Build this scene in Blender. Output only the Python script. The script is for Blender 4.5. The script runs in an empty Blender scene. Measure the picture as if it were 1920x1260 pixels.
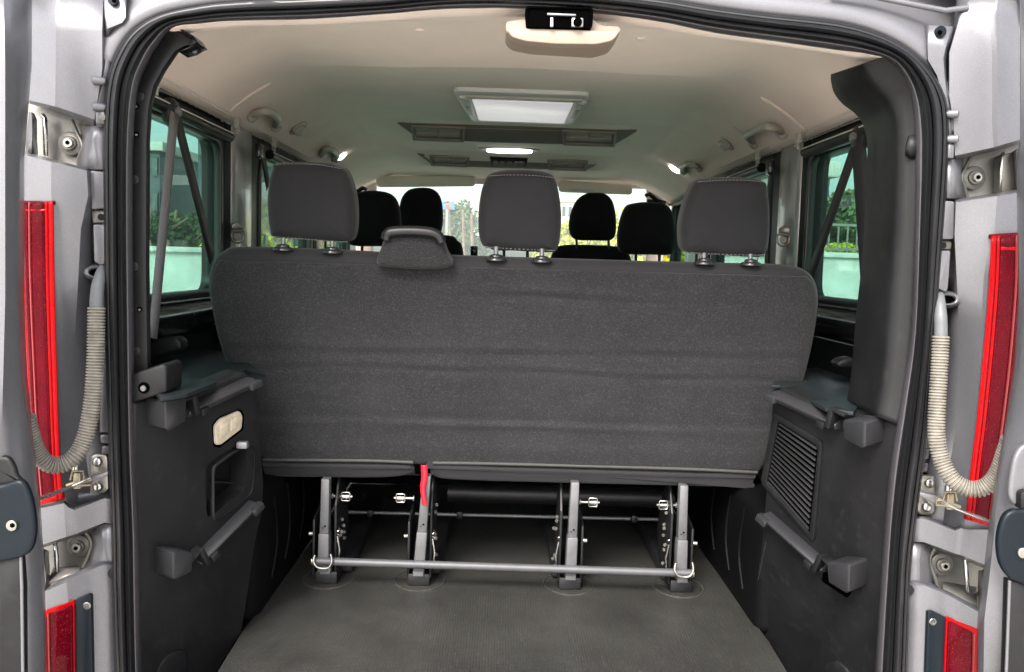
import bpy, bmesh, math, random
import numpy as np
from mathutils import Vector, Matrix, noise
random.seed(7)
SC = bpy.context.scene
R = math.radians

# ---------------------------------------------------------------- camera
F, CX, CY = 1700.0, 960.0, 630.0
CAM = Vector((-0.03, -1.57, 0.80))
_a = Vector((945-CX, CY-490, -F)).normalized()
_u = Vector((math.sin(R(1.6)), math.cos(R(1.6)), 0)); _u = (_u - _a*_u.dot(_a)).normalized()
_x = _a.cross(_u)
MR = Matrix((_x, _a, _u))                      # camera space -> world
cd = bpy.data.cameras.new('camera'); cam = bpy.data.objects.new('camera', cd)
SC.collection.objects.link(cam); SC.camera = cam
cam.matrix_world = Matrix.Translation(CAM) @ MR.to_4x4()
cd.sensor_width = 36; cd.lens = F/1920*36; cd.clip_start = 0.02; cd.clip_end = 2000

# ---------------------------------------------------------------- light
SUN_EL, SUN_AZ = R(42), R(200)                 # azimuth measured from +Y clockwise
w = bpy.data.worlds.new('World'); SC.world = w; w.use_nodes = True
nt = w.node_tree; nt.nodes.clear()
sky = nt.nodes.new('ShaderNodeTexSky'); sky.sky_type = 'NISHITA'; sky.sun_disc = False
sky.sun_elevation = SUN_EL; sky.sun_rotation = SUN_AZ
sky.air_density = 1.0; sky.dust_density = 4.0; sky.ozone_density = 1.0
hs = nt.nodes.new('ShaderNodeHueSaturation'); hs.inputs['Saturation'].default_value = 0.35
bg = nt.nodes.new('ShaderNodeBackground'); bg.inputs['Strength'].default_value = 0.15
wo = nt.nodes.new('ShaderNodeOutputWorld')
nt.links.new(sky.outputs[0], hs.inputs['Color']); nt.links.new(hs.outputs[0], bg.inputs[0]); nt.links.new(bg.outputs[0], wo.inputs[0])
sl = bpy.data.lights.new('sun', 'SUN'); sl.energy = 1.5; sl.angle = R(20); sl.color = (1, 0.96, 0.9)
so = bpy.data.objects.new('sun', sl); SC.collection.objects.link(so)
sd = Vector((math.sin(SUN_AZ)*math.cos(SUN_EL), math.cos(SUN_AZ)*math.cos(SUN_EL), math.sin(SUN_EL)))
so.rotation_euler = sd.to_track_quat('Z', 'Y').to_euler(); so.location = (0, -8, 8)
SC.view_settings.view_transform = 'Standard'; SC.view_settings.look = 'None'
SC.view_settings.exposure = 1.95; SC.view_settings.gamma = 1
try:
    SC.cycles.max_bounces = 14; SC.cycles.diffuse_bounces = 7; SC.cycles.transparent_max_bounces = 16
except Exception: pass

# ---------------------------------------------------------------- pixel -> place helpers
def ray(px, py): return MR @ Vector((px-CX, CY-py, -F))
def at(px, py, ax, v):
    d = ray(px, py); return CAM + d*((v-CAM[ax])/d[ax])
def A(px, py, Y): return at(px, py, 1, Y)
def BX(px, py, X): return at(px, py, 0, X)
def CZ(px, py, Z): return at(px, py, 2, Z)
class Plane:
    def __init__(s, p, q, r):
        s.p = p; s.n = (q-p).cross(r-p).normalized()
        if s.n.dot(CAM-p) < 0: s.n = -s.n
    def __call__(s, px, py, off=0.0):
        d = ray(px, py); o = s.p + s.n*off
        return CAM + d*((o-CAM).dot(s.n)/d.dot(s.n))
def PL(pts, Y): return [A(x, y, Y) for x, y in pts]
def cr(pts, n=6, closed=False):
    P = [Vector(p) for p in pts]; out = []; m = len(P)
    rng = range(m if closed else m-1)
    for i in rng:
        if closed: a, b, c, d = P[i-1], P[i], P[(i+1) % m], P[(i+2) % m]
        else: a, b, c, d = P[max(i-1, 0)], P[i], P[i+1], P[min(i+2, m-1)]
        for k in range(n):
            t = k/n
            out.append(0.5*((2*b)+(c-a)*t+(2*a-5*b+4*c-d)*t*t+(3*b-a-3*c+d)*t**3))
    if not closed: out.append(P[-1].copy())
    return out
def rnd(pts, r, n=4):
    out = []; m = len(pts); P = [Vector(p) for p in pts]
    rr = r if isinstance(r, (list, tuple)) else [r]*m
    for i in range(m):
        a, b, c = P[i-1], P[i], P[(i+1) % m]
        q = rr[i]
        if q <= 0: out.append(b); continue
        u = a-b; v = c-b; k = min(q, u.length*.48, v.length*.48)
        s = b+u.normalized()*k; e = b+v.normalized()*k
        for j in range(n+1):
            t = j/n; out.append(s*(1-t)**2+b*2*t*(1-t)+e*t*t)
    return out

# ---------------------------------------------------------------- object helpers
ORG = {}
def empty(name, loc, label=None, cat=None, group=None):
    o = bpy.data.objects.new(name, None); SC.collection.objects.link(o); o.location = loc
    o.empty_display_size = .1; ORG[o] = Vector(loc)
    tag(o, label, cat, group); return o
def tag(o, label=None, cat=None, group=None, kind=None):
    if label: o['label'] = label
    if cat: o['category'] = cat
    if group: o['group'] = group
    if kind: o['kind'] = kind
    return o
def mkb(name, bm, mat, parent=None, smooth=38, bevel=0, seg=2, kind=None, label=None, org=None, bang=30, recalc=True):
    if recalc: bmesh.ops.recalc_face_normals(bm, faces=bm.faces[:])
    if bevel:
        es = [e for e in bm.edges if len(e.link_faces) == 2 and e.calc_face_angle(0) > R(bang)]
        if es: bmesh.ops.bevel(bm, geom=es, offset=bevel, segments=seg, profile=.5, affect='EDGES', clamp_overlap=True)
    o0 = ORG.get(parent, Vector((0, 0, 0))) if parent else Vector(org or (0, 0, 0))
    bmesh.ops.translate(bm, verts=bm.verts[:], vec=-o0)
    me = bpy.data.meshes.new(name); bm.to_mesh(me); bm.free()
    me.polygons.foreach_set('use_smooth', [True]*len(me.polygons))
    if smooth < 180: me.set_sharp_from_angle(angle=R(smooth))
    me.materials.append(mat)
    o = bpy.data.objects.new(name, me); SC.collection.objects.link(o)
    if parent: o.parent = parent
    else: o.location = o0
    ORG[o] = o0
    if kind: o['kind'] = kind
    if label: o['label'] = label
    return o
def addf(bm, V, Fs):
    vs = [bm.verts.new(v) for v in V]
    for f in Fs:
        try: bm.faces.new([vs[i] for i in f])
        except ValueError: pass
    return vs
def b_box(bm, c, s, rot=None):
    c = Vector(c); V = []
    for x in (-.5, .5):
        for y in (-.5, .5):
            for z in (-.5, .5):
                v = Vector((x*s[0], y*s[1], z*s[2]))
                if rot is not None: v = rot @ v
                V.append(c+v)
    addf(bm, V, [(0, 1, 3, 2), (4, 6, 7, 5), (0, 4, 5, 1), (2, 3, 7, 6), (0, 2, 6, 4), (1, 5, 7, 3)])
def b_prism(bm, pts, vec):
    n = len(pts); V = [Vector(p) for p in pts]+[Vector(p)+Vector(vec) for p in pts]
    addf(bm, V, [tuple(range(n)), tuple(range(2*n-1, n-1, -1))]+[(i, (i+1) % n, n+(i+1) % n, n+i) for i in range(n)])
def b_tube(bm, pts, r, seg=10, closed=False, cap=True):
    P = [Vector(p) for p in pts]; m = len(P)
    rs = r if isinstance(r, (list, tuple)) else [r]*m
    prev = None; rings = []
    for i in range(m):
        if closed: t = (P[(i+1) % m]-P[i-1])
        else: t = P[min(i+1, m-1)]-P[max(i-1, 0)]
        t.normalize()
        if prev is None:
            h = Vector((0, 0, 1)) if abs(t.z) < .9 else Vector((1, 0, 0))
            nrm = (h-t*h.dot(t)).normalized()
        else: nrm = (prev-t*prev.dot(t)).normalized()
        prev = nrm; b = t.cross(nrm)
        rings.append([bm.verts.new(P[i]+(nrm*math.cos(2*math.pi*k/seg)+b*math.sin(2*math.pi*k/seg))*rs[i]) for k in range(seg)])
    for i in range(m if closed else m-1):
        a, c = rings[i], rings[(i+1) % m]
        for k in range(seg): bm.faces.new((a[k], a[(k+1) % seg], c[(k+1) % seg], c[k]))
    if cap and not closed: bm.faces.new(rings[0][::-1]); bm.faces.new(rings[-1])
def b_grid(bm, rows, closed_u=False):
    G = [[bm.verts.new(p) for p in r] for r in rows]
    for i in range(len(G)-1):
        m = len(G[i])
        for j in range(m if closed_u else m-1):
            bm.faces.new((G[i][j], G[i][(j+1) % m], G[i+1][(j+1) % m], G[i+1][j]))
def b_disc(bm, c, n, r, h, seg=16, dome=0.0):
    """squat cylinder standing at c along n, optional domed top"""
    n = Vector(n).normalized(); c = Vector(c)
    hh = Vector((0, 0, 1)) if abs(n.z) < .9 else Vector((1, 0, 0))
    u = (hh-n*hh.dot(n)).normalized(); v = n.cross(u)
    prof = [(r, 0), (r, h*.8), (r*.88, h)]
    if dome: prof += [(r*.6, h+dome*.7)]
    rings = [[bm.verts.new(c+n*z+(u*math.cos(2*math.pi*k/seg)+v*math.sin(2*math.pi*k/seg))*q) for k in range(seg)] for q, z in prof]
    for a, b in zip(rings, rings[1:]):
        for k in range(seg): bm.faces.new((a[k], a[(k+1) % seg], b[(k+1) % seg], b[k]))
    bm.faces.new(rings[0][::-1]); bm.faces.new(rings[-1])
def plate(name, pts, vec, mat, parent=None, bevel=.003, seg=2, **k):
    bm = bmesh.new(); b_prism(bm, pts, vec); return mkb(name, bm, mat, parent, bevel=bevel, seg=seg, **k)
def plateY(name, px, Y, t, mat, parent=None, bevel=.003, rr=0, **k):
    """a plate whose rear face is at depth Y and which goes t further forward; px may carry their own Y"""
    P = [A(p[0], p[1], p[2] if len(p) > 2 else Y) for p in px]
    if rr: P = rnd(P, rr)
    return plate(name, P, (0, t, 0), mat, parent, bevel, **k)
def box(name, c, s, mat, parent=None, bevel=.003, rot=None, **k):
    bm = bmesh.new(); b_box(bm, c, s, rot); return mkb(name, bm, mat, parent, bevel=bevel, **k)
def tube(name, pts, r, mat, parent=None, seg=10, closed=False, **k):
    bm = bmesh.new(); b_tube(bm, pts, r, seg, closed); return mkb(name, bm, mat, parent, smooth=50, **k)
def sheet(name, rows, mat, parent=None, th=.004, closed_u=False, smooth=60, **k):
    bm = bmesh.new(); b_grid(bm, rows, closed_u)
    o = mkb(name, bm, mat, parent, smooth=smooth, **k)
    if th:
        m = o.modifiers.new('th', 'SOLIDIFY'); m.thickness = th; m.offset = 0
    return o
def disc(name, c, n, r, h, mat, parent=None, seg=18, dome=0, **k):
    bm = bmesh.new(); b_disc(bm, c, n, r, h, seg, dome); return mkb(name, bm, mat, parent, **k)
def cushion(name, outline, n, Rr, T, mat, parent=None, bulge=0.0, **k):
    """pad with a rounded rim: outline (closed, planar), n towards the viewer, rim radius Rr, depth T behind"""
    O = [Vector(p) for p in outline]; m = len(O); n = Vector(n).normalized()
    c = sum(O, Vector())/m
    inn = []
    for i in range(m):
        t = (O[(i+1) % m]-O[i-1]).normalized(); q = t.cross(n)
        if q.dot(c-O[i]) < 0: q = -q
        inn.append(q)
    prof = []
    for j in range(6):
        th = (math.pi/2)*j/5; prof.append((Rr*(1-math.sin(th)), -Rr*math.cos(th)*0 - Rr*(1-math.cos(math.pi/2-th))*0, th))
    rings = []
    for j in range(6):                                   # back rim
        th = math.pi/2*j/5; rings.append((Rr*(1-math.sin(th)), -T+Rr*(1-math.cos(th))))
    for j in range(6):                                   # front rim
        th = math.pi/2*j/5; rings.append((Rr*(1-math.cos(th)), -Rr*(1-math.sin(th))))
    rows = [[O[i]+inn[i]*e+n*z for i in range(m)] for e, z in rings]
    last = rows[-1]; first = rows[0]
    cc = sum(last, Vector())/m
    for s in (.85, .65, .45, .25, .08): rows.append([cc+(p-cc)*s+n*bulge*(1-s*s) for p in last])
    bm = bmesh.new(); b_grid(bm, rows, True)
    bm.verts.ensure_lookup_table()
    vc = bm.verts.new(cc+n*bulge); lv = bm.verts[-m-1:-1]
    bm.verts.ensure_lookup_table(); lv = [bm.verts[i] for i in range(len(bm.verts)-m-1, len(bm.verts)-1)]
    for i in range(m): bm.faces.new((lv[i], lv[(i+1) % m], vc))
    bm.faces.new([bm.verts[i] for i in range(m)])
    return mkb(name, bm, mat, parent, smooth=70, **k)
def boolcut(o, cutter):
    m = o.modifiers.new('b', 'BOOLEAN'); m.object = cutter; m.operation = 'DIFFERENCE'; m.solver = 'EXACT'
    dg = bpy.context.evaluated_depsgraph_get(); me = bpy.data.meshes.new_from_object(o.evaluated_get(dg))
    o.modifiers.remove(m); old = o.data; o.data = me; bpy.data.meshes.remove(old)
    bpy.data.objects.remove(cutter, do_unlink=True)

# ---------------------------------------------------------------- materials
def S(v):
    v = v/255.0; return v/12.92 if v <= .04045 else ((v+.055)/1.055)**2.4
def RGB(r, g, b): return (S(r), S(g), S(b))
def mat(name, col, rough=.5, metal=0, coat=0, spec=.5, var=0, vscale=8, bump=0, bscale=200, bdist=.001, sheen=0,
        trans=0, alpha=1, ior=1.45, emit=0, speck=0, sscale=600, speckcol=None, aniso=None, rvar=0, bdetail=2, smin=.62):
    m = bpy.data.materials.new(name); m.use_nodes = True; t = m.node_tree; N = t.nodes; b = N['Principled BSDF']
    Lk = t.links.new
    b.inputs['Base Color'].default_value = (*col, 1); b.inputs['Roughness'].default_value = rough
    b.inputs['Metallic'].default_value = metal; b.inputs['Coat Weight'].default_value = coat
    b.inputs['Coat Roughness'].default_value = .08; b.inputs['Specular IOR Level'].default_value = spec
    b.inputs['Sheen Weight'].default_value = sheen; b.inputs['Transmission Weight'].default_value = trans
    b.inputs['Alpha'].default_value = alpha; b.inputs['IOR'].default_value = ior
    if emit: b.inputs['Emission Color'].default_value = (*col, 1); b.inputs['Emission Strength'].default_value = emit
    tc = N.new('ShaderNodeTexCoord'); src = tc.outputs['Object']
    mp = N.new('ShaderNodeMapping'); Lk(src, mp.inputs[0]); src = mp.outputs[0]
    if aniso: mp.inputs['Scale'].default_value = aniso
    cur = None
    if var:
        n = N.new('ShaderNodeTexNoise'); n.inputs['Scale'].default_value = vscale; n.inputs['Detail'].default_value = 6
        n.inputs['Roughness'].default_value = .6; Lk(src, n.inputs['Vector'])
        r = N.new('ShaderNodeMapRange'); r.inputs['From Min'].default_value = .3; r.inputs['From Max'].default_value = .7
        r.inputs['To Min'].default_value = 1-var; r.inputs['To Max'].default_value = 1+var; Lk(n.outputs[0], r.inputs[0])
        mx = N.new('ShaderNodeVectorMath'); mx.operation = 'SCALE'; mx.inputs[0].default_value = col; Lk(r.outputs[0], mx.inputs['Scale'])
        cur = mx.outputs[0]; Lk(cur, b.inputs['Base Color'])
        if rvar:
            r2 = N.new('ShaderNodeMapRange'); r2.inputs['From Min'].default_value = .3; r2.inputs['From Max'].default_value = .7
            r2.inputs['To Min'].default_value = rough-rvar; r2.inputs['To Max'].default_value = rough+rvar
            Lk(n.outputs[0], r2.inputs[0]); Lk(r2.outputs[0], b.inputs['Roughness'])
    if speck:
        v = N.new('ShaderNodeTexNoise'); v.inputs['Scale'].default_value = sscale; v.inputs['Detail'].default_value = 1; Lk(src, v.inputs['Vector'])
        r = N.new('ShaderNodeMapRange'); r.inputs['From Min'].default_value = smin; r.inputs['From Max'].default_value = smin+.16
        r.inputs['To Max'].default_value = speck; Lk(v.outputs[0], r.inputs[0])
        mx = N.new('ShaderNodeMix'); mx.data_type = 'RGBA'; Lk(r.outputs[0], mx.inputs[0])
        if cur: Lk(cur, mx.inputs[6])
        else: mx.inputs[6].default_value = (*col, 1)
        mx.inputs[7].default_value = (*(speckcol or (.4, .4, .38)), 1); Lk(mx.outputs[2], b.inputs['Base Color'])
    if bump:
        n = N.new('ShaderNodeTexNoise'); n.inputs['Scale'].default_value = bscale; n.inputs['Detail'].default_value = bdetail; Lk(src, n.inputs['Vector'])
        bp = N.new('ShaderNodeBump'); bp.inputs['Strength'].default_value = bump; bp.inputs['Distance'].default_value = bdist
        Lk(n.outputs[0], bp.inputs['Height']); Lk(bp.outputs[0], b.inputs['Normal'])
    return m
M = {}
M['silver'] = mat('silver_paint', (.128, .127, .138), .40, .42, coat=.2, var=.05, vscale=14, speck=.25, sscale=1400, speckcol=(.8, .8, .82))
M['recess_silver'] = mat('silver_paint_recess_tint', (.15, .142, .13), .42, .45, coat=.1, var=.14, vscale=22, bump=.2, bscale=160)  # same silver paint, the recesses' beige light put into its colour
M['greypaint'] = mat('grey_inner_paint', (.085, .08, .09), .33, .55, coat=.3, var=.05)
M['pillarpaint'] = mat('silver_grey_pillar_paint', (.40, .38, .39), .30, .7, coat=.4, var=.05)
M['surround'] = mat('matt_black_surround', (.0035, .0035, .004), .42, spec=.25, var=.2)
M['rubber'] = mat('black_rubber', (.007, .007, .008), .38, spec=.55, var=.08, vscale=12, rvar=.03, bump=.05, bscale=300)
M['black'] = mat('black_plastic', (.0065, .0065, .0072), .50, spec=.34, bump=.3, bscale=700, bdist=.0006, var=.22, vscale=9, rvar=.07, speck=.35, sscale=55, smin=.60, speckcol=(.018, .018, .018))
M['gloss'] = mat('satin_black_frame', (.006, .006, .0075), .22, spec=.6, var=.3, vscale=9, rvar=.07)
M['bracket'] = mat('satin_bracket_plastic', (.020, .020, .022), .34, spec=.45, var=.1)
M['guide'] = mat('polished_black_plastic', (.02, .02, .022), .2, spec=.6)
M['teal'] = mat('dark_shelf_plastic', (.009, .0125, .014), .42, spec=.5, bump=.15, bscale=900, bdist=.0004, var=.12, vscale=8)
M['blue'] = mat('blue_black_plastic', (.004, .0068, .010), .38, spec=.22, bump=.15, bscale=900, bdist=.0004)
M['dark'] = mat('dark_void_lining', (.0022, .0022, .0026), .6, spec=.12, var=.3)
M['under'] = mat('black_steel', (.008, .008, .009), .45, var=.4, vscale=40)
M['felt'] = mat('seat_back_carpet', (.0175, .0175, .0185), .95, sheen=.10, var=.16, vscale=9, bump=.75, bscale=520, bdist=.0016, speck=.55, sscale=300, smin=.50, speckcol=(.040, .040, .043), spec=.15)
M['cloth'] = mat('smooth_seat_fabric', (.0145, .0142, .0157), .8, sheen=.12, var=.08, vscale=10, bump=.5, bscale=900, bdist=.0006, spec=.25)
M['cloth2'] = mat('black_seat_fabric', (.006, .006, .0065), .9, sheen=.05, bump=.4, bscale=900, bdist=.0006, spec=.2)
M['hem'] = mat('grey_seat_piping', (.035, .034, .033), .7, var=.1, vscale=60)
M['thread'] = mat('pale_thread', (.15, .145, .145), .8)
M['liner'] = mat('beige_headliner', (.84, .695, .61), .88, var=.04, vscale=5, bump=.35, bscale=700, bdist=.0006, sheen=.1, spec=.25)
M['beige'] = mat('beige_plastic', (.23, .178, .14), .5, var=.05, vscale=12)
M['greige'] = mat('grey_beige_plastic', (.40, .38, .32), .42, var=.05, vscale=12)
M['brown'] = mat('brown_vent_plastic', (.22, .175, .155), .55, var=.1)
M['ventframe'] = mat('brown_vent_frame', (.32, .25, .22), .5)
M['brown2'] = mat('brown_vent_slat', (.42, .33, .30), .5)
M['white'] = mat('white_plastic', (.62, .60, .58), .35, var=.04)
M['steel'] = mat('painted_grey_steel', (.17, .17, .178), .46, .55, var=.10, vscale=35, rvar=.08, speck=.2, sscale=500)
M['barpaint'] = mat('dull_grey_bar_paint', (.085, .085, .09), .5, .3, var=.12, vscale=30)
M['chrome'] = mat('bright_steel', (.45, .44, .42), .25, .95, var=.15, vscale=60, rvar=.1)
M['zinc'] = mat('zinc_plated_steel', (.30, .285, .255), .35, .8, var=.2, vscale=80, rvar=.1)
M['brass'] = mat('waxed_zinc_clip', (.30, .25, .17), .4, .6, var=.25, vscale=90)
M['conduit'] = mat('dusty_conduit_rubber', (.17, .155, .13), .65, var=.3, vscale=60, bump=.3, bscale=400)
M['pipe'] = mat('grey_elbow_rubber', (.10, .105, .11), .5, var=.1, vscale=40)
M['redstrap'] = mat('red_webbing', (.42, .004, .018), .6, var=.12, vscale=90, bump=.4, bscale=900)
M['redlite'] = mat('bright_red_lens', (.25, .001, .0025), .12, coat=.0, spec=.12, var=.12, vscale=25, speck=.15, sscale=700, speckcol=(.6, .2, .15))
M['redmid'] = mat('dark_red_lens', (.060, .0006, .004), .10, coat=.0, spec=.10, var=.25, vscale=22, speck=.28, sscale=600, speckcol=(.45, .12, .10))
M['pinkline'] = mat('pink_lens_rib', (.20, .03, .03), .15, coat=.1, spec=.25)
M['belt'] = mat('black_belt_webbing', (.016, .016, .018), .55, bump=.3, bscale=700, aniso=(1, 1, .1))
M['belt2'] = mat('belt_webbing_painted_sheen', (.15, .15, .155), .45, bump=.3, bscale=700)  # pale because the strap's glossy sheen is put into its colour
M['lampon'] = mat('lit_lamp_lens', (1, .97, .9), .3, emit=2.2)
M['panelon'] = mat('lit_ceiling_lens', (.85, .80, .84), .3, emit=.12)
M['amber'] = mat('frosted_lamp_lens', (.42, .36, .27), .35, coat=.5, var=.2, vscale=60)
M['hole'] = mat('deep_black', (.001, .001, .001), .9, spec=0)  # flat black for the shade inside holes and cavities
def glassmat(name, tint, haze=.05):
    m = bpy.data.materials.new(name); m.use_nodes = True; t = m.node_tree; N = t.nodes; N.clear()
    o = N.new('ShaderNodeOutputMaterial'); tr = N.new('ShaderNodeBsdfTransparent'); tr.inputs[0].default_value = (*tint, 1)
    g = N.new('ShaderNodeBsdfGlossy'); g.inputs['Roughness'].default_value = .02; lw = N.new('ShaderNodeLayerWeight'); lw.inputs[0].default_value = .5
    pw = N.new('ShaderNodeMath'); pw.operation = 'POWER'; pw.inputs[1].default_value = 5; t.links.new(lw.outputs['Facing'], pw.inputs[0])
    fr = N.new('ShaderNodeMath'); fr.operation = 'MULTIPLY_ADD'; fr.inputs[1].default_value = .6; fr.inputs[2].default_value = .03; t.links.new(pw.outputs[0], fr.inputs[0])
    dl = N.new('ShaderNodeBsdfTranslucent'); dl.inputs[0].default_value = (.8, .8, .78, 1); dm = N.new('ShaderNodeMixShader'); dm.inputs[0].default_value = haze  # pale translucent share that puts a washed-out haze on the panes
    t.links.new(tr.outputs[0], dm.inputs[1]); t.links.new(dl.outputs[0], dm.inputs[2])
    mx = N.new('ShaderNodeMixShader'); t.links.new(fr.outputs[0], mx.inputs[0]); t.links.new(dm.outputs[0], mx.inputs[1]); t.links.new(g.outputs[0], mx.inputs[2])
    t.links.new(mx.outputs[0], o.inputs[0]); return m
M['tint'] = glassmat('green_tinted_glass', (.46, .655, .59), .012); M['clear'] = glassmat('windscreen_glass', (.90, .96, .90), .14)
# ribbed, dimpled floor rubber
def floormat():
    m = mat('ribbed_rubber_floor', (.043, .0425, .039), .38, spec=.5, var=.22, vscale=5, speck=.85, sscale=230, speckcol=(.11, .105, .095))
    t = m.node_tree; N = t.nodes; b = N['Principled BSDF']; tc = N.new('ShaderNodeTexCoord')
    vo = N.new('ShaderNodeTexVoronoi'); vo.inputs['Scale'].default_value = 170; vo.inputs['Randomness'].default_value = .12; t.links.new(tc.outputs['Object'], vo.inputs['Vector'])
    bp = N.new('ShaderNodeBump'); bp.inputs['Strength'].default_value = .9; bp.inputs['Distance'].default_value = .0016; bp.invert = True
    wv = N.new('ShaderNodeTexNoise'); wv.inputs['Scale'].default_value = 60; mp = N.new('ShaderNodeMapping'); mp.inputs['Scale'].default_value = (6, .3, 1)
    t.links.new(tc.outputs['Object'], mp.inputs[0]); t.links.new(mp.outputs[0], wv.inputs['Vector'])
    b2 = N.new('ShaderNodeBump'); b2.inputs['Strength'].default_value = .25; b2.inputs['Distance'].default_value = .002
    cr_ = N.new('ShaderNodeMapRange'); cr_.inputs['From Min'].default_value = .15; cr_.inputs['From Max'].default_value = .42; cr_.inputs['To Min'].default_value = 2.3; cr_.inputs['To Max'].default_value = .70  # painted dot highlights: bright bump centres, darker in between
    sc_ = N.new('ShaderNodeVectorMath'); sc_.operation = 'SCALE'; old = b.inputs['Base Color'].links[0].from_socket
    st = N.new('ShaderNodeTexNoise'); st.inputs['Scale'].default_value = 9; st.inputs['Detail'].default_value = 9; st.inputs['Roughness'].default_value = .75; t.links.new(tc.outputs['Object'], st.inputs['Vector'])
    sr = N.new('ShaderNodeMapRange'); sr.inputs['From Min'].default_value = .35; sr.inputs['From Max'].default_value = .7; sr.inputs['To Min'].default_value = .86; sr.inputs['To Max'].default_value = 1.2; t.links.new(st.outputs[0], sr.inputs[0])
    mm = N.new('ShaderNodeMath'); mm.operation = 'MULTIPLY'; t.links.new(cr_.outputs[0], mm.inputs[0]); t.links.new(sr.outputs[0], mm.inputs[1])
    t.links.new(vo.outputs['Distance'], cr_.inputs[0]); t.links.new(old, sc_.inputs[0]); t.links.new(mm.outputs[0], sc_.inputs['Scale']); t.links.new(sc_.outputs[0], b.inputs['Base Color'])
    t.links.new(vo.outputs['Distance'], bp.inputs['Height']); t.links.new(wv.outputs[0], b2.inputs['Height'])
    t.links.new(bp.outputs[0], b2.inputs['Normal']); t.links.new(b2.outputs[0], b.inputs['Normal']); return m
M['floor'] = floormat()

# ================================================================ THE VAN
van = empty('van', (0, 1.0, -.55), 'silver passenger van seen through its open rear doors, beige roof lining and black trim', 'van')

# ---- body shell round the cabin -------------------------------------------------
XW = .80
def wallbox(name, x, y0, y1, z0, z1, m, t=.05, **k):
    s = 1 if x > 0 else -1
    return box(name, (x+s*t/2, (y0+y1)/2, (z0+z1)/2), (t, y1-y0, z1-z0), m, van, **k)
box('light_block_panel', (0, 1.6, -.33), (1.9, 3.6, .04), M['dark'], van)  # added sheet below the floor, blocks light leaking up through gaps
box('floor_panel', (0, 1.7, -.045), (1.08, 3.4, .06), M['under'], van)
sheet('roof_panel', [[Vector((x, y, 1.36-.10*abs(x/.86)**6)) for x in np.linspace(-.88, .88, 25)] for y in (-.02, 1, 2, 3.0)], M['silver'], van, th=.01)
# rubber floor covering
bm = bmesh.new()
fo = [(-.553, -.03), (.553, -.03), (.556, .10), (.560, .20), (.565, .32), (.560, .62), (.552, .95), (.55, 1.6), (-.55, 1.6), (-.548, .95), (-.556, .62), (-.566, .32), (-.562, .20), (-.558, .10)]
b_prism(bm, [Vector((x, y, 0)) for x, y in fo], (0, 0, -.012))
floor = mkb('rubber_floor', bm, M['floor'], van, bevel=.004)

for s in (-1, 1):
    wl = wallbox
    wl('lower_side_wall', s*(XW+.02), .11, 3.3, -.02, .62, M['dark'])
    # belt-line trim under the window: curved satin black rail
    prof = [(.60, -.01), (.615, .012), (.635, .022), (.655, .024), (.672, .014), (.678, .0), (.69, -.004), (.705, -.01)]
    zoff = 0 if s < 0 else .028
    sheet('window_sill_trim', [[Vector((s*(XW-dx), y, z+zoff)) for z, dx in cr([(z, dx, 0) for z, dx in prof], 4) and [(v.x, v.y) for v in cr([(z, dx, 0) for z, dx in prof], 4)]] for y in np.linspace(.06, 3.1, 12)], M['gloss'], van, th=.006)
    wl('upper_side_rail', s*(XW+.004), .10, 3.1, 1.105, 1.26, M['surround'])
    # pillars
    wl('pillar_surround', s*(XW-.002), .935, 1.262, .55, 1.20, M['surround'])
    wl('middle_pillar', s*(XW-.012), .990, 1.185, .55, 1.20, M['pillarpaint'], bevel=.02, seg=3, label='grey painted pillar between the side windows')
    wl('front_pillar', s*(XW-.006), 2.12, 2.30, .55, 1.2, M['gloss'])
    wl('rear_corner_pillar', s*(XW+.03), .11, .22, .0, 1.25, M['dark'])

# side windows: frame with rounded opening, tinted pane, blind roller and rods
def ring(bm, outer, inner, vec):
    n = len(outer); vec = Vector(vec)
    V = [Vector(p) for p in outer]+[Vector(p) for p in inner]+[Vector(p)+vec for p in outer]+[Vector(p)+vec for p in inner]
    Fs = []
    for i in range(n):
        j = (i+1) % n
        Fs += [(i, j, n+j, n+i), (2*n+i, 3*n+i, 3*n+j, 2*n+j), (i, 2*n+i, 2*n+j, j), (n+i, n+j, 3*n+j, 3*n+i)]
    addf(bm, V, Fs)
def side_window(s, y0, y1, z0, z1, r=.05):
    x = s*XW
    def rr(a, b, c, d, r): return rnd([Vector((x, a, c)), Vector((x, b, c)), Vector((x, b, d)), Vector((x, a, d))], r, 6)
    bm = bmesh.new(); ring(bm, rr(y0-.05, y1+.05, z0-.06, z1+.06, .02), rr(y0, y1, z0, z1, r), (s*.05, 0, 0))
    fr = mkb('side_window', bm, M['surround'], van, bevel=.004)
    bm = bmesh.new(); ring(bm, [p+Vector((-s*.006, 0, 0)) for p in rr(y0-.014, y1+.014, z0-.014, z1+.014, r+.01)], [p+Vector((-s*.006, 0, 0)) for p in rr(y0+.006, y1-.006, z0+.006, z1-.006, r)], (s*.02, 0, 0))
    mkb('window_gasket', bm, M['rubber'], fr, bevel=.003)
    plate('pane', [p+Vector((s*.03, 0, 0)) for p in rr(y0-.01, y1+.01, z0-.01, z1+.01, r)], (s*.004, 0, 0), M['tint'], fr, bevel=0)
    return fr
WL1 = side_window(-1, .24, .90, .700, 1.10)
WL2 = side_window(-1, 1.30, 2.05, .700, 1.10)
WL3 = side_window(-1, 2.36, 2.95, .72, 1.10)
WR1 = side_window(1, .24, .925, .728, 1.115)
WR2 = side_window(1, 1.30, 2.05, .728, 1.115)
WR3 = side_window(1, 2.36, 2.95, .74, 1.10)
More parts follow.
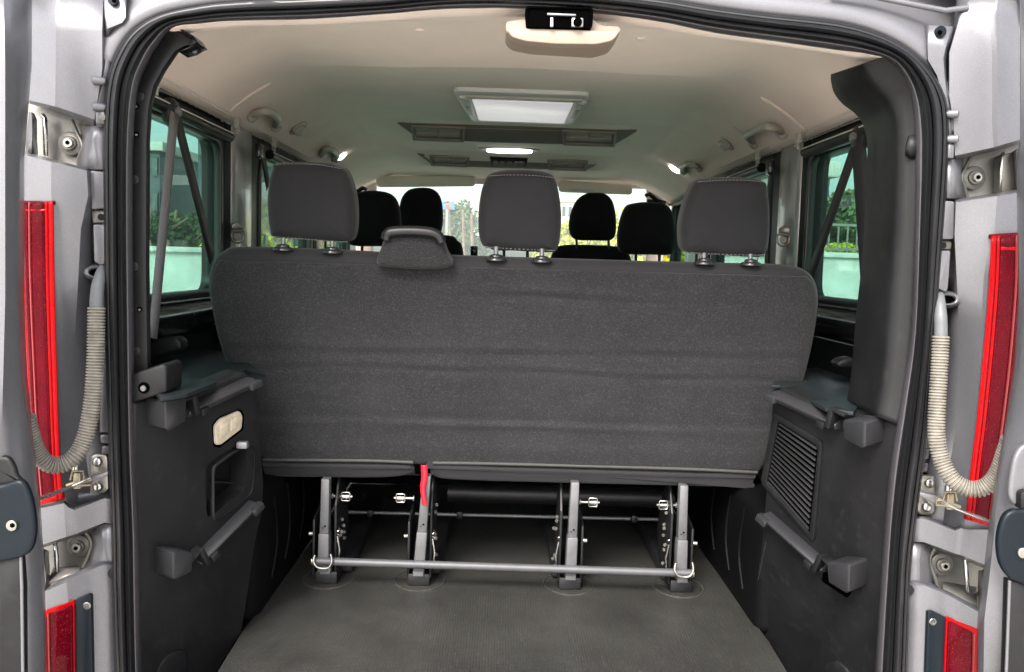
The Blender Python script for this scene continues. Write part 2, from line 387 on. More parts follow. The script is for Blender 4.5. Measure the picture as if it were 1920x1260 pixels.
# blind rollers + rods
for s, fr, ys in ((-1, WL1, (.34, .90)), (-1, WL2, (1.32, 2.05)), (1, WR1, (.34, .90)), (1, WR2, (1.32, 2.05))):
    z = 1.135 if s < 0 else 1.14
    tube('blind_roller', [(s*.775, ys[0], z-.022), (s*.775, ys[1], z-.024)], .015, M['surround'], fr, seg=16)
    tube('roller_glint', [(s*.762, ys[0], z-.016), (s*.762, ys[1], z-.016)], .0018, M['white'], fr, seg=6)  # white tube standing for the lit line along the black roller
    tube('blind_rod', [(s*.765, ys[0]-.1, z+.032), (s*.765, ys[1]-.02, z+.030), (s*.768, ys[1]+.01, z+.010), (s*.775, ys[1]+.10, z+.004)], .0018, M['white'], fr, seg=6)
    tube('blind_rod', [(s*.772, ys[0]-.1, z+.012), (s*.772, ys[1]+.10, z+.008)], .0015, M['chrome'], fr, seg=6)
    for yy in (ys[0]+.02, ys[1]+.04):
        bm = bmesh.new(); b_box(bm, (s*.766, yy, z+.018), (.012, .022, .030)); b_box(bm, (s*.770, yy+.012, z-.002), (.010, .012, .018))
        mkb('rod_clip', bm, M['greige'], fr, bevel=.002)

# lashing rings on the middle pillars
for s, (px, py) in ((-1, (443, 436)), (1, (1471, 443))):
    c = BX(px, py, s*(XW-.020)); n = Vector((-s*.62, -.78, 0)).normalized(); u = Vector((0, 0, 1)).cross(n); up = Vector((0, 0, 1))
    def q(a, b, d=0.0): return c+u*a+up*b+n*d
    lr = plate('lashing_ring', [q(-.016, .008), q(-.016, .022), q(0, .032), q(.016, .022), q(.016, .008)], n*.008, M['zinc'], van, bevel=.002)
    tube('ring', [q(math.cos(t)*.018, -.010+math.sin(t)*.019, .010) for t in np.linspace(-math.pi, 0, 10)]+[q(.018, .004, .010), q(-.018, .004, .010)], .003, M['zinc'], lr, seg=8, closed=True)
    disc('boss', q(0, -.010), n, .012, .007, M['zinc'], lr)

# ---- roof lining --------------------------------------------------------------
SEAL_IN = [(246, 250, ), (255, 160), (280, 92), (315, 47), (370, 37), (440, 31), (575, 27), (711, 19), (820, 9.5), (900, 7), (960, 8), (1112, 16), (1231, 30), (1339, 50), (1480, 70), (1590, 86), (1640, 96), (1672, 108)]
top = [A(x, y, .02) for x, y in SEAL_IN[3:]]
def ztop(X):
    for a, b in zip(top, top[1:]):
        if a.x <= X <= b.x:
            t = (X-a.x)/(b.x-a.x); return a.z*(1-t)+b.z*t
    return top[0].z if X < top[0].x else top[-1].z
YP = [(.70, 1.287), (.96, 1.289), (1.06, 1.300), (1.4, 1.303), (1.74, 1.303), (1.80, 1.285), (1.93, 1.253), (2.1, 1.254), (2.28, 1.256), (2.34, 1.236), (2.44, 1.209), (2.6, 1.212), (2.80, 1.218), (3.02, 1.208)]
YE = [(.70, 1.287), (.96, 1.289), (1.06, 1.300), (1.4, 1.303), (1.74, 1.300), (1.80, 1.295), (1.93, 1.285), (2.1, 1.275), (2.28, 1.262), (2.34, 1.255), (2.44, 1.246), (2.6, 1.235), (2.80, 1.22), (3.02, 1.208)]
def sidedrop(X):
    a = abs(X)
    return 0 if a < .56 else -.15*((a-.56)/.24)**1.7
rows = []
XS = np.linspace(-.795, .795, 71)
for (y0_, zc), (_, ze) in zip(YP, YE):
    y = y0_
    r = []
    for X in XS:
        y = .925-.19*(1-(X/.75)**2) if y0_ == .70 else (.955-.19*(1-(X/.75)**2) if y0_ < 1 else y0_)
        k = min(max((abs(X)-.36)/.14, 0), 1); k = k*k*(3-2*k)
        up = .011*min(1, max(0, (abs(X)-.3)/.34)) if y0_ < 1 else 0
        z = zc*(1-k)+ze*k+up+sidedrop(X)*(1 if y < 2.2 else 1-.35*(y-2.2)/.8)
        z -= .012*math.exp(-((abs(X)-.66)/.05)**2)*math.exp(-((y-1.95)/.35)**2)
        r.append(Vector((X, y, z)))
    rows.append(r)
front_rows = rows
# rear roof section in front of the tailgate: slightly domed panel ending in a stepped lip
rows = []
for k, y in enumerate([.02, .035, .06, .10, .16, .26, .40, .56, .72, .86, .925, .93, .93]):
    r = []
    for X in XS:
        z0 = ztop(X); a = math.sin(min(max((y-.08)/.42, 0), 1)*math.pi/2)
        zz = z0*(1-a)+1.300*a; zz -= .016*max(0, (y-.5)/.43)**1.4*max(0, 1-max(0, (abs(X)-.3)/.34))
        edge = sidedrop(X)*min(max((y-.05)/.35, 0), 1)
        yy = y - (.19*(1-(X/.75)**2) if y > .3 else 0)*min(1, (y-.3)/.5)
        r.append(Vector((X, yy, zz+edge)))
    rows.append(r)
rh = sheet('headliner', rows[:-1]+front_rows[1:], M['liner'], van, th=.006, smooth=10)
for px, py in ((470, 66), (787, 66), (1203, 82), (1510, 107)):
    c = CZ(px, py, 1.284)
    disc('trim_clip', c+Vector((0, 0, .0125)), (0, 0, -1), .012, .0045, M['liner'], rh)
# latch housing hanging at the middle of the opening
lt = empty('door_latch', (0, 0, 0)); lt.parent = van; ORG[lt] = ORG[van]
lt.location = (0, 0, 0)
o = plateY('latch_housing', [(948, 40), (983, 34), (1112, 34), (1128, 47), (1160, 48), (1166, 56), (1150, 77), (1120, 85), (1000, 78), (960, 70), (948, 58)], .005, .10, M['beige'], lt, bevel=.012, rr=.006, seg=4)
plateY('latch_lip', [(950, 52), (1163, 58), (1150, 76), (1118, 83), (1040, 82), (985, 77), (958, 69)], -.012, .03, M['beige'], lt, bevel=.008, rr=.008, seg=3)
plateY('latch_cavity', [(986, 13), (1111, 15), (1108, 50), (1100, 53), (992, 49), (988, 44)], -.014, .02, M['hole'], lt, bevel=0, rr=.004)  # black plate, the shade of the cavity put into its colour
bm = bmesh.new(); ring(bm, rnd(PL([(984, 11), (1113, 13), (1111, 53), (987, 51)], -.018), .008), rnd(PL([(989, 15), (1108, 17), (1107, 50), (991, 48)], -.018), .006), (0, .03, 0))
mkb('cavity_rim', bm, M['hole'], lt, bevel=.002)
plateY('striker_hook', [(1032, 32), (1038, 32), (1038, 50), (1031, 50)], -.024, .008, M['chrome'], lt, bevel=.002)
plateY('latch_block', [(1072, 33), (1094, 33), (1094, 50), (1071, 50)], -.022, .006, M['zinc'], lt, bevel=.002)
disc('latch_pawl', A(1083, 42, -.0222), (0, -1, 0), .0075, .004, M['hole'], lt)
plateY('latch_bar', [(1026, 24), (1080, 26), (1080, 30), (1026, 28)], -.02, .006, M['steel'], lt, bevel=.001)

# ceiling fittings
def ceilz(y): return np.interp(y, [p[0] for p in YP], [p[1] for p in YP])
CP = Plane(Vector((0, 1, 1.296)), Vector((1, 1, 1.296)), Vector((0, 1.6, 1.299)))
cl = plate('ceiling_light', rnd([CP(*p, .012) for p in ((848, 171), (1106, 180), (1074, 235), (884, 229))], .03), (0, 0, .02), M['white'], van, bevel=.006, seg=3)
plate('light_lens', rnd([CP(*p, .016) for p in ((885, 187), (1075, 194), (1058, 232), (898, 226))], .008), (0, 0, .01), M['panelon'], cl, bevel=.002)
plate('light_bezel', [CP(*p, .018) for p in ((872, 182), (1094, 190), (1091, 193.5), (873, 185.5))], (0, 0, .01), M['greige'], cl, bevel=.001)
for q in (((862, 184), (880, 185), (894, 225), (882, 224)), ((1079, 193), (1099, 194), (1075, 231), (1062, 230))):
    sp = plate('light_switch_panel', [CP(*p, .019) for p in q], (0, 0, .01), M['white'], cl, bevel=.002)
for q in (((864, 188), (874, 188), (877, 192), (866, 192)), ((1086, 197), (1095, 198), (1092, 202), (1084, 201)),
          ((872, 200), (880, 200), (886, 216), (879, 216)), ((1080, 206), (1087, 206), (1078, 222), (1071, 222))):
    plate('light_switch', [CP(*p, .022) for p in q], (0, 0, .01), M['greige'], cl, bevel=.001)

def vents(ytop, ybot, outline_top, outline_bot, boxes, sub=2, zt=1.303, zb=1.253):
    V = Plane(Vector((0, ytop, zt)), Vector((1, ytop, zt)), Vector((0, ybot, zb)))
    P = [V(x, y, .006) for x, y in outline_top]+[V(x, y, .006) for x, y in outline_bot]
    un = plate('air_vent_unit', rnd(P, .02), V.n*-.02, M['brown'], van, bevel=.004)
    for (x0, y0, x1, y1, dy) in boxes:
        q = [(x0, y0), (x1, y0+dy), (x1-3, y1+dy), (x0+3, y1)]
        out = rnd([V(*p, .008) for p in q], .006)
        inn = rnd([V(*p, .008) for p in ((x0+5, y0+3.5), (x1-5, y0+dy+3.5), (x1-8, y1+dy-3.5), (x0+8, y1-3.5))], .003)
        bm = bmesh.new(); ring(bm, out, inn, V.n*.006); mkb('vent_frame', bm, M['ventframe'], un, bevel=.0015)
        for a in range(sub):
            xa = x0+8+(x1-x0-16)*a/sub; xb = x0+8+(x1-x0-16)*(a+1)/sub-1.2
            n = 2
            for b in range(n):
                ya = y0+4.5+(y1-y0-9)*b/n; yb = y0+4.5+(y1-y0-9)*(b+1)/n-.8
                da = dy*(xa-x0)/(x1-x0)
                plate('vent_slat', [V(*p, .010) for p in ((xa, ya+da), (xb, ya+da), (xb, yb+da), (xa, yb+da))], V.n*-.006, M['brown2'], un, bevel=.0012)
    return un, V
vents(1.745, 1.93, [(742, 230), (760, 230), (960, 236), (1180, 244), (1198, 245)], [(1180, 256), (1150, 273), (960, 269), (785, 262), (764, 246)], [(771, 234, 873, 261, 3.5), (1053, 243, 1156, 270, 3.5)])
un2, V2 = vents(2.29, 2.44, [(780, 288), (792, 288), (960, 293), (1120, 298), (1134, 299)], [(1122, 308), (1100, 320), (960, 316), (812, 311), (796, 299)], [(805, 290, 881, 309, 2.5), (1026, 298, 1103, 317, 2.5)], zt=1.256, zb=1.209)
plate('control_panel', rnd([V2(*p, .009) for p in ((918, 294), (990, 297), (986, 314), (922, 312))], .006), V2.n*-.004, M['under'], un2, bevel=.001)
for x in (930, 942, 955, 968, 978):
    disc('control_knob', V2(x, 304.5, .012), V2.n, .012, .006, M['brown'], un2, seg=12)
# middle lamp in the roof
c = (A(918, 282, 2.12)+A(992, 284, 2.12))/2
bm = bmesh.new(); rows = []
o = plate('dome_lamp', [c+Vector((.125*math.cos(t), .055*math.sin(t), .004)) for t in np.linspace(0, 2*math.pi, 28, endpoint=False)], (0, 0, .03), M['greige'], van, bevel=.006)
plate('dome_lens', [c+Vector((.092*math.cos(t), .040*math.sin(t), -.006)) for t in np.linspace(0, 2*math.pi, 24, endpoint=False)], (0, 0, .02), M['lampon'], o, bevel=.004)

# grab handles, coat hooks, small side lamps (placed on the side slope of the lining)
def onliner(px, py):
    best = None
    d = ray(px, py)
    for i in range(1, 6000):
        p = CAM + d.normalized()*(i*.001)
        if p.y > 1.0 and abs(p.x) > .40:
            z = float(np.interp(p.y, [q[0] for q in YE], [q[1] for q in YE]))+sidedrop(p.x)*(1 if p.y < 2.2 else 1-.35*(p.y-2.2)/.8)
            if p.z >= z: return p
    return BX(px, py, math.copysign(.75, d.x))
def nrm(p):
    a = abs(p.x); g = .15*1.7*((max(a, .56)-.56)/.24)**.7/.24
    return Vector((-math.copysign(g, p.x), 0, -1)).normalized()
def handle(pts, r):
    P = [onliner(*q) for q in pts]; n = nrm(P[len(P)//2]); m = len(P)
    off = [.004, .026, .036, .036, .026, .004] if m == 6 else [.004, .026, .034, .026, .004]
    h = tube('grab_handle', cr([p+n*o for p, o in zip(P, off)], 6), r, M['greige'], van, seg=14)
    a, b = P[0], P[-1]; t = (b-a).normalized(); q = t.cross(n).normalized()
    for e in (a, b):
        bm = bmesh.new(); rot = Matrix((t, q, n)).transposed(); b_box(bm, e+n*.010, (.026, .030, .024), rot); mkb('handle_mount', bm, M['greige'], h, bevel=.008, seg=3)
    c = sum(P, Vector())/m; w_ = max((p-c).length for p in P)+.028
    pl = [c+t*w_*math.cos(v)+q*w_*.72*math.sin(v)+n*.003 for v in np.linspace(0, 2*math.pi, 28, endpoint=False)]
    pl2 = [c+(p-c)*.84-n*.002 for p in pl]; pl3 = [c+(p-c)*.70-n*.006 for p in pl]
    sheet('handle_recess', [pl, pl2, pl3, [c-n*.006+(p-c)*.02 for p in pl]], M['liner'], h, th=.002, closed_u=True)
handle([(470, 214), (474, 197), (487, 189), (501, 197), (511, 213), (515, 234)], .0108)
handle([(602, 285), (603, 271), (614, 267), (625, 280), (628, 296)], .0108)
handle([(1416, 266), (1411, 242), (1428, 228), (1450, 219), (1464, 228), (1469, 246)], .0108)
handle([(1284, 318), (1286, 303), (1298, 294), (1309, 300), (1312, 312)], .0108)
for px, py in ((558, 238), (1362, 267)):
    p = onliner(px, py); n = nrm(p)
    rot = Matrix((Vector((0, 1, 0)), n.cross(Vector((0, 1, 0))), n)).transposed()
    bm = bmesh.new(); b_box(bm, p+n*.012, (.055, .04, .026), rot); h = mkb('coat_hook', bm, M['greige'], van, bevel=.010, seg=3)
    tube('hook_recess', [p+n*.003+Vector((0, .042*math.cos(t), 0))+rot @ Vector((0, .032*math.sin(t), 0)) for t in np.linspace(0, 2*math.pi, 18, endpoint=False)], .003, M['brown'], h, closed=True, seg=6)
for px, py in ((636, 290), (1268, 313)):
    p = onliner(px, py); n = nrm(p)
    h = disc('side_lamp', p-n*.004, n, .042, .012, M['greige'], van)
    disc('lamp_lens', p+n*.008, n, .027, .008, M['lampon'], h, dome=.004)

# ---- front of the cabin -----------------------------------------------------------
WS = Plane(Vector((0, 3.02, 1.205)), Vector((1, 3.02, 1.205)), Vector((0, 3.55, .80)))
plate('windscreen', [Vector((-.78, 3.03, 1.20)), Vector((.78, 3.03, 1.20)), Vector((.82, 3.62, .72)), Vector((-.82, 3.62, .72))], (0, .006, .006), M['clear'], van, bevel=0)
for s in (-1, 1):
    plate('windscreen_pillar', [Vector((s*.80, 2.95, 1.23)), Vector((s*.67, 2.99, 1.20)), Vector((s*.72, 3.25, 1.0)), Vector((s*.78, 3.60, .70)), Vector((s*.86, 3.60, .70))], (0, .03, .02), M['liner'], van, bevel=.012)
plate('windscreen_header', [Vector((-.80, 2.99, 1.22)), Vector((.80, 2.99, 1.22)), Vector((.80, 3.03, 1.180)), Vector((-.80, 3.03, 1.180))], (0, .03, .02), M['liner'], van, bevel=.008)
def visor(pts, Y, lab=None):
    v = plateY('sun_visor', pts, Y, .018, M['liner'], van, bevel=.007, rr=.02, seg=3, label=lab); return v
visor([(704, 329), (892, 329), (891, 349), (706, 351)], 2.93)
v = visor([(1046, 337), (1186, 347), (1186, 365), (1048, 360)], 2.93)
plateY('visor_label', [(1072, 353), (1112, 355.5), (1112, 360), (1072, 357.5)], 2.925, .002, M['white'], v, bevel=0)
# dashboard
rows = [[Vector((x, y, z+.02*math.exp(-((x+.35)/.2)**2))) for x in np.linspace(-.80, .80, 30)] for y, z in ((3.0, .35), (3.0, .66), (3.03, .735), (3.12, .765), (3.3, .77), (3.62, .735))]
dash = sheet('dashboard', rows, M['under'], van, th=.01)
box('phone_holder', A(889, 472, 3.08), (.04, .03, .06), M['gloss'], dash, bevel=.008)
tube('steering_wheel', [Vector((-.38+.19*math.cos(t), 2.82-.06*math.sin(t), .70+.17*math.sin(t))) for t in np.linspace(0, 2*math.pi, 32, endpoint=False)], .014, M['under'], van, closed=True)
# wing mirrors are seen through the door glass
for s, px, py in ((-1, 672, 360), (1, 1225, 372)):
    c = A(px, py, 2.75)
    bm = bmesh.new(); b_tube(bm, [c+Vector((-.04*s, 0, .01)), c+Vector((-.02*s, 0, .02)), c+Vector((.02*s, 0, -.01)), c+Vector((.06*s, .01, -.02))], .011, 8)
    b_box(bm, c+Vector((.0, .01, -.05)), (.06, .03, .09)); mkb('belt_anchor', bm, M['gloss'], van, bevel=.008)

# ---- seat belts --------------------------------------------------------------------
def strap(name, a, b, wd, m, parent, th=.0016, side=Vector((0, 1, 0)), sag=0.0, n=12, twist=0, **k):
    rows = []
    for i in range(n+1):
        t = i/n; p = a.lerp(b, t)+Vector((sag*math.sin(math.pi*t), 0, 0)); d = (b-a).normalized()
        s_ = (side-d*side.dot(d)).normalized(); s_ = Matrix.Rotation(twist*t, 3, d) @ s_
        rows.append([p-s_*wd/2, p+s_*wd/2])
    return sheet(name, rows, m, parent, th=th, **k)
sbl = empty('seat_belt', (0, 0, 0)); sbl.parent = van; ORG[sbl] = ORG[van]
strap('belt_webbing', BX(327, 212, -.755), BX(286, 634, -.755), .030, M['belt2'], sbl, side=Vector((.25, 1, 0)), label='belt strap hanging straight, its pale sheen painted on')
strap('belt_webbing', BX(330, 215, -.765), BX(398, 486, -.765), .046, M['belt'], sbl, label='dark belt strap slanting forward')
c = BX(329, 214, -.758)
plate('belt_guide', [c+Vector((0, a, b)) for a, b in ((-.035, .01), (-.01, .035), (.03, .03), (.035, -.01), (.0, -.03), (-.03, -.02))], (-.02, 0, 0), M['under'], sbl, bevel=.006)
disc('belt_bolt', c+Vector((0, .004, .006)), (1, 0, 0), .011, .010, M['steel'], sbl, seg=6)
sbr = empty('seat_belt', (0, 0, 0)); sbr.parent = van; ORG[sbr] = ORG[van]
strap('belt_webbing', BX(1606, 268, .765), BX(1518, 520, .765), .046, M['belt'], sbr)
strap('belt_webbing', BX(1610, 270, .755), BX(1630, 560, .755), .046, M['belt'], sbr, side=Vector((-.3, 1, 0)))
c = BX(1604, 262, .760)
plate('belt_guide', [c+Vector((0, a, b)) for a, b in ((-.035, .01), (-.01, .035), (.03, .03), (.035, -.01), (.0, -.03), (-.03, -.02))], (.02, 0, 0), M['under'], sbr, bevel=.006)
disc('belt_bolt', c+Vector((0, .004, .006)), (-1, 0, 0), .011, .010, M['steel'], sbr, seg=6)
# second-row belts
for s, p, q in ((-1, (490, 275), (503, 350)), (1, (1447, 318), (1437, 400))):
    strap('row_belt', BX(*p, s*.76), BX(*q, s*.76), .046, M['belt'], van)
    c = BX(p[0]+(-4 if s < 0 else -3), p[1]+(8 if s < 0 else -4), s*.757); box('row_belt_guide', c, (.02, .04, .045), M['gloss'], van, bevel=.008)

# ---- left rear pillar (bare painted steel with plugs) -------------------------------
lp = plateY('rear_pillar_left'.replace('_left', ''), [(245, 708), (244, 500), (244, 250), (252, 180), (268, 118), (298, 68), (312, 50), (332, 55), (352, 66), (368, 80), (345, 87), (328, 96), (305, 130), (288, 162), (279, 200), (275, 260), (274, 500), (277, 702)], .05, .02, M['black'], van, bevel=.004)
for px, py in ((262, 181), (252, 337), (251, 500), (255, 659)):
    disc('pillar_plug', A(px, py, .05)+Vector((0, .001, 0)), (0, -1, 0), .0085, .003, M['black'], lp, dome=.001)
for px, py in ((256, 199), (256, 252), (262, 580)):
    h = disc('screw_hole', A(px, py, .05)+Vector((0, .001, 0)), (0, -1, 0), .005, .0016, M['hole'], lp, seg=12)
    disc('screw_glint', A(px, py+1, .048), (0, -1, 0), .0022, .002, M['chrome'], lp, seg=8)
# upper curved trim end
plateY('pillar_cap', [(333, 97), (368, 80), (352, 66), (330, 52), (338, 52), (362, 66), (371, 80), (352, 92)], .045, .05, M['gloss'], lp, bevel=.002)
sheet('pillar_return', [[A(x, y, .07) for x, y in ((277, 702), (274, 500), (275, 260), (279, 200), (288, 162), (305, 130), (328, 96))], [A(x, y, .15)+Vector((-.03, 0, 0)) for x, y in ((277, 702), (274, 500), (275, 260), (279, 200), (288, 162), (305, 130), (328, 96))]], M['black'], lp)

# ---- right rear pillar trim ----------------------------------------------------------
inner = [(1560, 139), (1560, 152), (1566, 174), (1582, 194), (1605, 212), (1620, 233), (1627, 262), (1628, 300), (1624, 400), (1617, 500), (1606, 600), (1599, 690), (1589, 757)]
outer = [(1668, 104), (1680, 112), (1694, 126), (1707, 143), (1717, 163), (1724, 187), (1728, 225), (1730, 300), (1728, 400), (1723, 500), (1717, 620), (1704, 740), (1690, 800)]
rows = []
ii = cr([(x, y, 0) for x, y in inner], 4); oo = cr([(x, y, 0) for x, y in outer], 4)
for k, (a, b) in enumerate(zip(ii, oo)):
    v = k/(len(ii)-1); r = []
    for u, Y in ((0, .30), (0.005, .24), (.12, .185), (.3, .12), (.42, .085), (.5, .062), (.58, .05), (.72, .043), (.86, .036), (.95, .03), (1, .02)):
        q = a.lerp(b, u)
        if v < .35: Y = Y*(.75+.25*v/.35)
        r.append(A(q.x, q.y, Y))
    rows.append(r)
rp = sheet('rear_pillar_trim', rows, M['black'], van, th=.004, smooth=80)
sheet('pillar_trim_edge', [[A(x, y, .028) for x, y in ((1704, 255), (1716, 252), (1729, 254))], [A(x, y, .026) for x, y in ((1699, 275), (1706, 284), (1729, 286))], [A(x, y, .034) for x, y in ((1698, 290), (1706, 297), (1728, 296))]], M['black'], rp, th=.006)
# ---- side trim panels --------------------------------------------------------------
LPn = Plane(A(255, 760, .03), A(490, 760, .30), CZ(455, 1186, 0))
RPn = Plane(A(1690, 800, .03), A(1442, 760, .32), CZ(1410, 1165, 0))
NL, NR = LPn.n, RPn.n
lpan = plate('side_trim_panel', [LPn(*p) for p in ((250, 753), (300, 746), (352, 740), (455, 697), (463, 700), (480, 714), (487, 770), (492, 850), (497, 905), (494, 960), (480, 1020), (466, 1120), (455, 1188), (405, 1266), (345, 1380), (268, 1390), (258, 1200), (252, 1000), (248, 850))], -NL*.05, M['black'], van, bevel=.008, seg=3, label='black side panel with oblong lamp and storage recess')
# recess
rec = [(400, 877), (436, 850), (470, 832), (476, 838), (474, 900), (470, 925), (403, 977), (400, 960)]
cut = bmesh.new(); b_prism(cut, rnd([LPn(*p, .02) for p in rec], .012), -NL*.062)
cut = mkb('cut', cut, M['hole']); 
# cutter lives in world space; the panel mesh is offset by the van origin through its parent
boolcut(lpan, cut)
lpan.data.set_sharp_from_angle(angle=R(38))
plate('recess_shelf', [LPn(400, 902, -.03), LPn(474, 905, -.03), LPn(474, 909, -.03), LPn(400, 906, -.03)], -NL*.012, M['black'], lpan, bevel=.002)
plate('recess_back', rnd([LPn(*p, -.042) for p in ((396, 870), (480, 820), (480, 930), (400, 985))], .01), -NL*.01, M['dark'], lpan, bevel=.001)  # darker than the panel: shade of the recess put into the colour
bm = bmesh.new(); P = [LPn(*p) for p in rec]; ring(bm, rnd([p+NL*.0015 for p in [LPn(x+(p_ if False else (-3 if x < 440 else 3)), y+(-3 if y < 890 else 3)) for p_, (x, y) in enumerate(rec)]], .012), rnd([p+NL*.004 for p in P], .012), -NL*.006)
mkb('recess_rim', bm, M['black'], lpan, bevel=.001)
# oblong lamp
plate('lamp_surround', rnd([LPn(*p, .003) for p in ((399, 796), (412, 782), (452, 767), (458, 776), (457, 806), (412, 840), (402, 838))], .006), -NL*.008, M['hole'], lpan, bevel=.001)
lens = plate('courtesy_lamp', rnd([LPn(*p, .008) for p in ((403, 799), (414, 785), (450, 770), (456, 780), (454, 804), (414, 835), (405, 834))], .006), -NL*.008, M['amber'], lpan, bevel=.003)
plate('lamp_bulb_window', rnd([LPn(*p, .010) for p in ((414, 797), (430, 788), (430, 812), (413, 824))], .003), -NL*.004, M['amber'], lens, bevel=.001)
plate('lamp_bulb_window', rnd([LPn(*p, .010) for p in ((434, 786), (447, 779), (446, 800), (434, 809))], .003), -NL*.004, M['amber'], lens, bevel=.001)
rpan = plate('side_trim_panel', [RPn(*p) for p in ((1694, 798), (1640, 782), (1590, 776), (1545, 768), (1470, 728), (1462, 728), (1446, 740), (1443, 800), (1438, 880), (1430, 968), (1424, 1040), (1414, 1100), (1409, 1163), (1446, 1222), (1520, 1390), (1645, 1390), (1658, 1200), (1670, 1000), (1686, 850))], -NR*.05, M['black'], van, bevel=.008, seg=3, label='black side panel with slatted speaker grille')
tube('panel_seam', [RPn(1437, 1014, .001), RPn(1422, 1085, .001), RPn(1408, 1160, .001)], .0010, M['bracket'], rpan, seg=6)
# wheel-bulge ends near the floor
for n_, P_, px, py, pan in ((NL, LPn, 319, 1262, lpan), (NR, RPn, 1578, 1280, rpan)):
    c = P_(px, py); u = (P_(px+10, py)-c).normalized(); v = n_.cross(u)
    bm = bmesh.new(); b_prism(bm, [c+u*.040*math.cos(t)+v*.045*math.sin(t)+n_*.006 for t in np.linspace(0, 2*math.pi, 28, endpoint=False)], -n_*.01)
    mkb('oval_cover', bm, M['black'], pan, bevel=.004)
# speaker grille
gq = [(1458, 790), (1533, 838), (1517, 1000), (1436, 905)]
def bil(q, u, v): return tuple(((q[0][i]*(1-u)+q[1][i]*u)*(1-v)+(q[3][i]*(1-u)+q[2][i]*u)*v) for i in (0, 1))
bm = bmesh.new(); ring(bm, rnd([RPn(*p, .006) for p in ((1449, 773), (1541, 828), (1525, 1019), (1425, 905))], .012), rnd([RPn(*p, .006) for p in gq], .008), -NR*.012)
gr = mkb('speaker_grille', bm, M['black'], rpan, bevel=.002)
plate('grille_back', [RPn(*p, .0015) for p in gq], -NR*.006, M['hole'], gr, bevel=0)
NS = 15
for i in range(NS):
    v0 = (i+.12)/NS; v1 = (i+.66)/NS
    a, b, c, d = bil(gq, .03, v0), bil(gq, .97, v0), bil(gq, .97, v1), bil(gq, .03, v1)
    plate('grille_slat', [RPn(*a, .003), RPn(*b, .003), RPn(*c, .0075), RPn(*d, .0075)], -NR*.004, M['black'], gr, bevel=.001)
# shelf brackets: a moulded rail that ends in a box
def bracket(P_, n_, pan, near, far, boxpts, armw=.022):
    a, b = P_(*near, .018), P_(*far, .018)
    d = (b-a).normalized(); up = Vector((0, 0, 1)); up = (up-d*up.dot(d)).normalized()
    bm = bmesh.new()
    b_prism(bm, [P_(*p, .048) for p in boxpts], -n_*.05)
    br = mkb('shelf_bracket', bm, M['bracket'], pan, bevel=.003, seg=2)
    bm = bmesh.new()
    b_prism(bm, [a+up*armw*.5, a+up*armw*.5-n_*.02, a-up*armw*.5-n_*.02, a-up*armw*.35+n_*.004, a+up*armw*.2+n_*.012], b-a)
    mkb('bracket_rail', bm, M['bracket'], br, bevel=.004, seg=3)
    # notch and clip beside the box
    c = a.lerp(b, -.02)+up*.018
    bm = bmesh.new(); rot = Matrix((d, n_, up)).transposed()
    b_box(bm, c+n_*.012+d*.012, (.012, .022, .040), rot); b_box(bm, c+n_*.012-d*.006+up*.018, (.03, .024, .006), rot)
    mkb('bracket_clip', bm, M['black'], br, bevel=.002)
    bm = bmesh.new(); b_box(bm, a+d*.030+n_*.010-up*.004, (.02, .016, .014), rot)
    mkb('bracket_notch', bm, M['black'], br, bevel=.002)
    bm = bmesh.new(); b_box(bm, b-d*.01+n_*.008, (.030, .018, .016), rot)
    mkb('bracket_end', bm, M['guide'], br, bevel=.003)
    return br
bracket(LPn, NL, lpan, (350, 776), (478, 717), [(308, 755), (312, 751), (348, 747), (350, 752), (348, 790), (318, 809), (310, 804)])
bracket(LPn, NL, lpan, (372, 1058), (482, 946), [(323, 1036), (330, 1033), (362, 1036), (363, 1042), (360, 1072), (328, 1088), (324, 1084)], armw=.02)
bracket(RPn, NR, rpan, (1572, 800), (1446, 742), [(1624, 793), (1618, 789), (1582, 787), (1579, 793), (1582, 822), (1616, 842), (1622, 838)])
bracket(RPn, NR, rpan, (1545, 1070), (1430, 968), [(1594, 1062), (1588, 1057), (1553, 1054), (1550, 1060), (1553, 1092), (1586, 1113), (1592, 1110)], armw=.02)
box('panel_peg', LPn(455, 834, .012), (.022, .018, .014), M['steel'], lpan, bevel=.003)
# black recessed pocket behind the lower right bracket
plate('bracket_pocket', rnd([RPn(*p, .002) for p in ((1548, 1046), (1590, 1054), (1599, 1066), (1597, 1110), (1588, 1122), (1540, 1090))], .006), -NR*.006, M['hole'], rpan, bevel=.001)
# shelf tops
sz = LPn(300, 742).z
def shelf(s, px, pan):
    pts = [CZ(p[0], p[1], .550 if s < 0 else .540) for p in px]
    o = plate('shelf_top', pts, (0, 0, -.008), M['teal'], pan, bevel=.0015, seg=2)
    return o
shelf(-1, [(300, 745), (351, 738), (453, 696), (462, 692), (500, 702), (440, 662), (348, 650), (262, 668), (262, 700)], lpan)
shelf(1, [(1600, 772), (1547, 764), (1471, 727), (1462, 722), (1448, 722), (1456, 702), (1520, 690), (1600, 683), (1640, 720)], rpan)
# corner blocks
plateY('pillar_foot', [(243, 703), (262, 696), (305, 682), (312, 688), (312, 736), (246, 756)], .02, .08, M['black'], van, bevel=.006, seg=3)
disc('foot_screw', A(270, 727, .019), (0, -1, 0), .010, .002, M['hole'], van)
disc('foot_screw_head', A(269, 728, .017), (0, -1, 0), .005, .003, M['steel'], van)
plateY('shelf_backstop', [(279, 641), (300, 634), (328, 632), (338, 640), (340, 656), (281, 672)], .42, .05, M['black'], van, bevel=.006, seg=3)
plateY('shelf_backstop', [(1600, 690), (1575, 690), (1568, 682), (1580, 674), (1600, 670)], .5, .05, M['black'], van, bevel=.006)

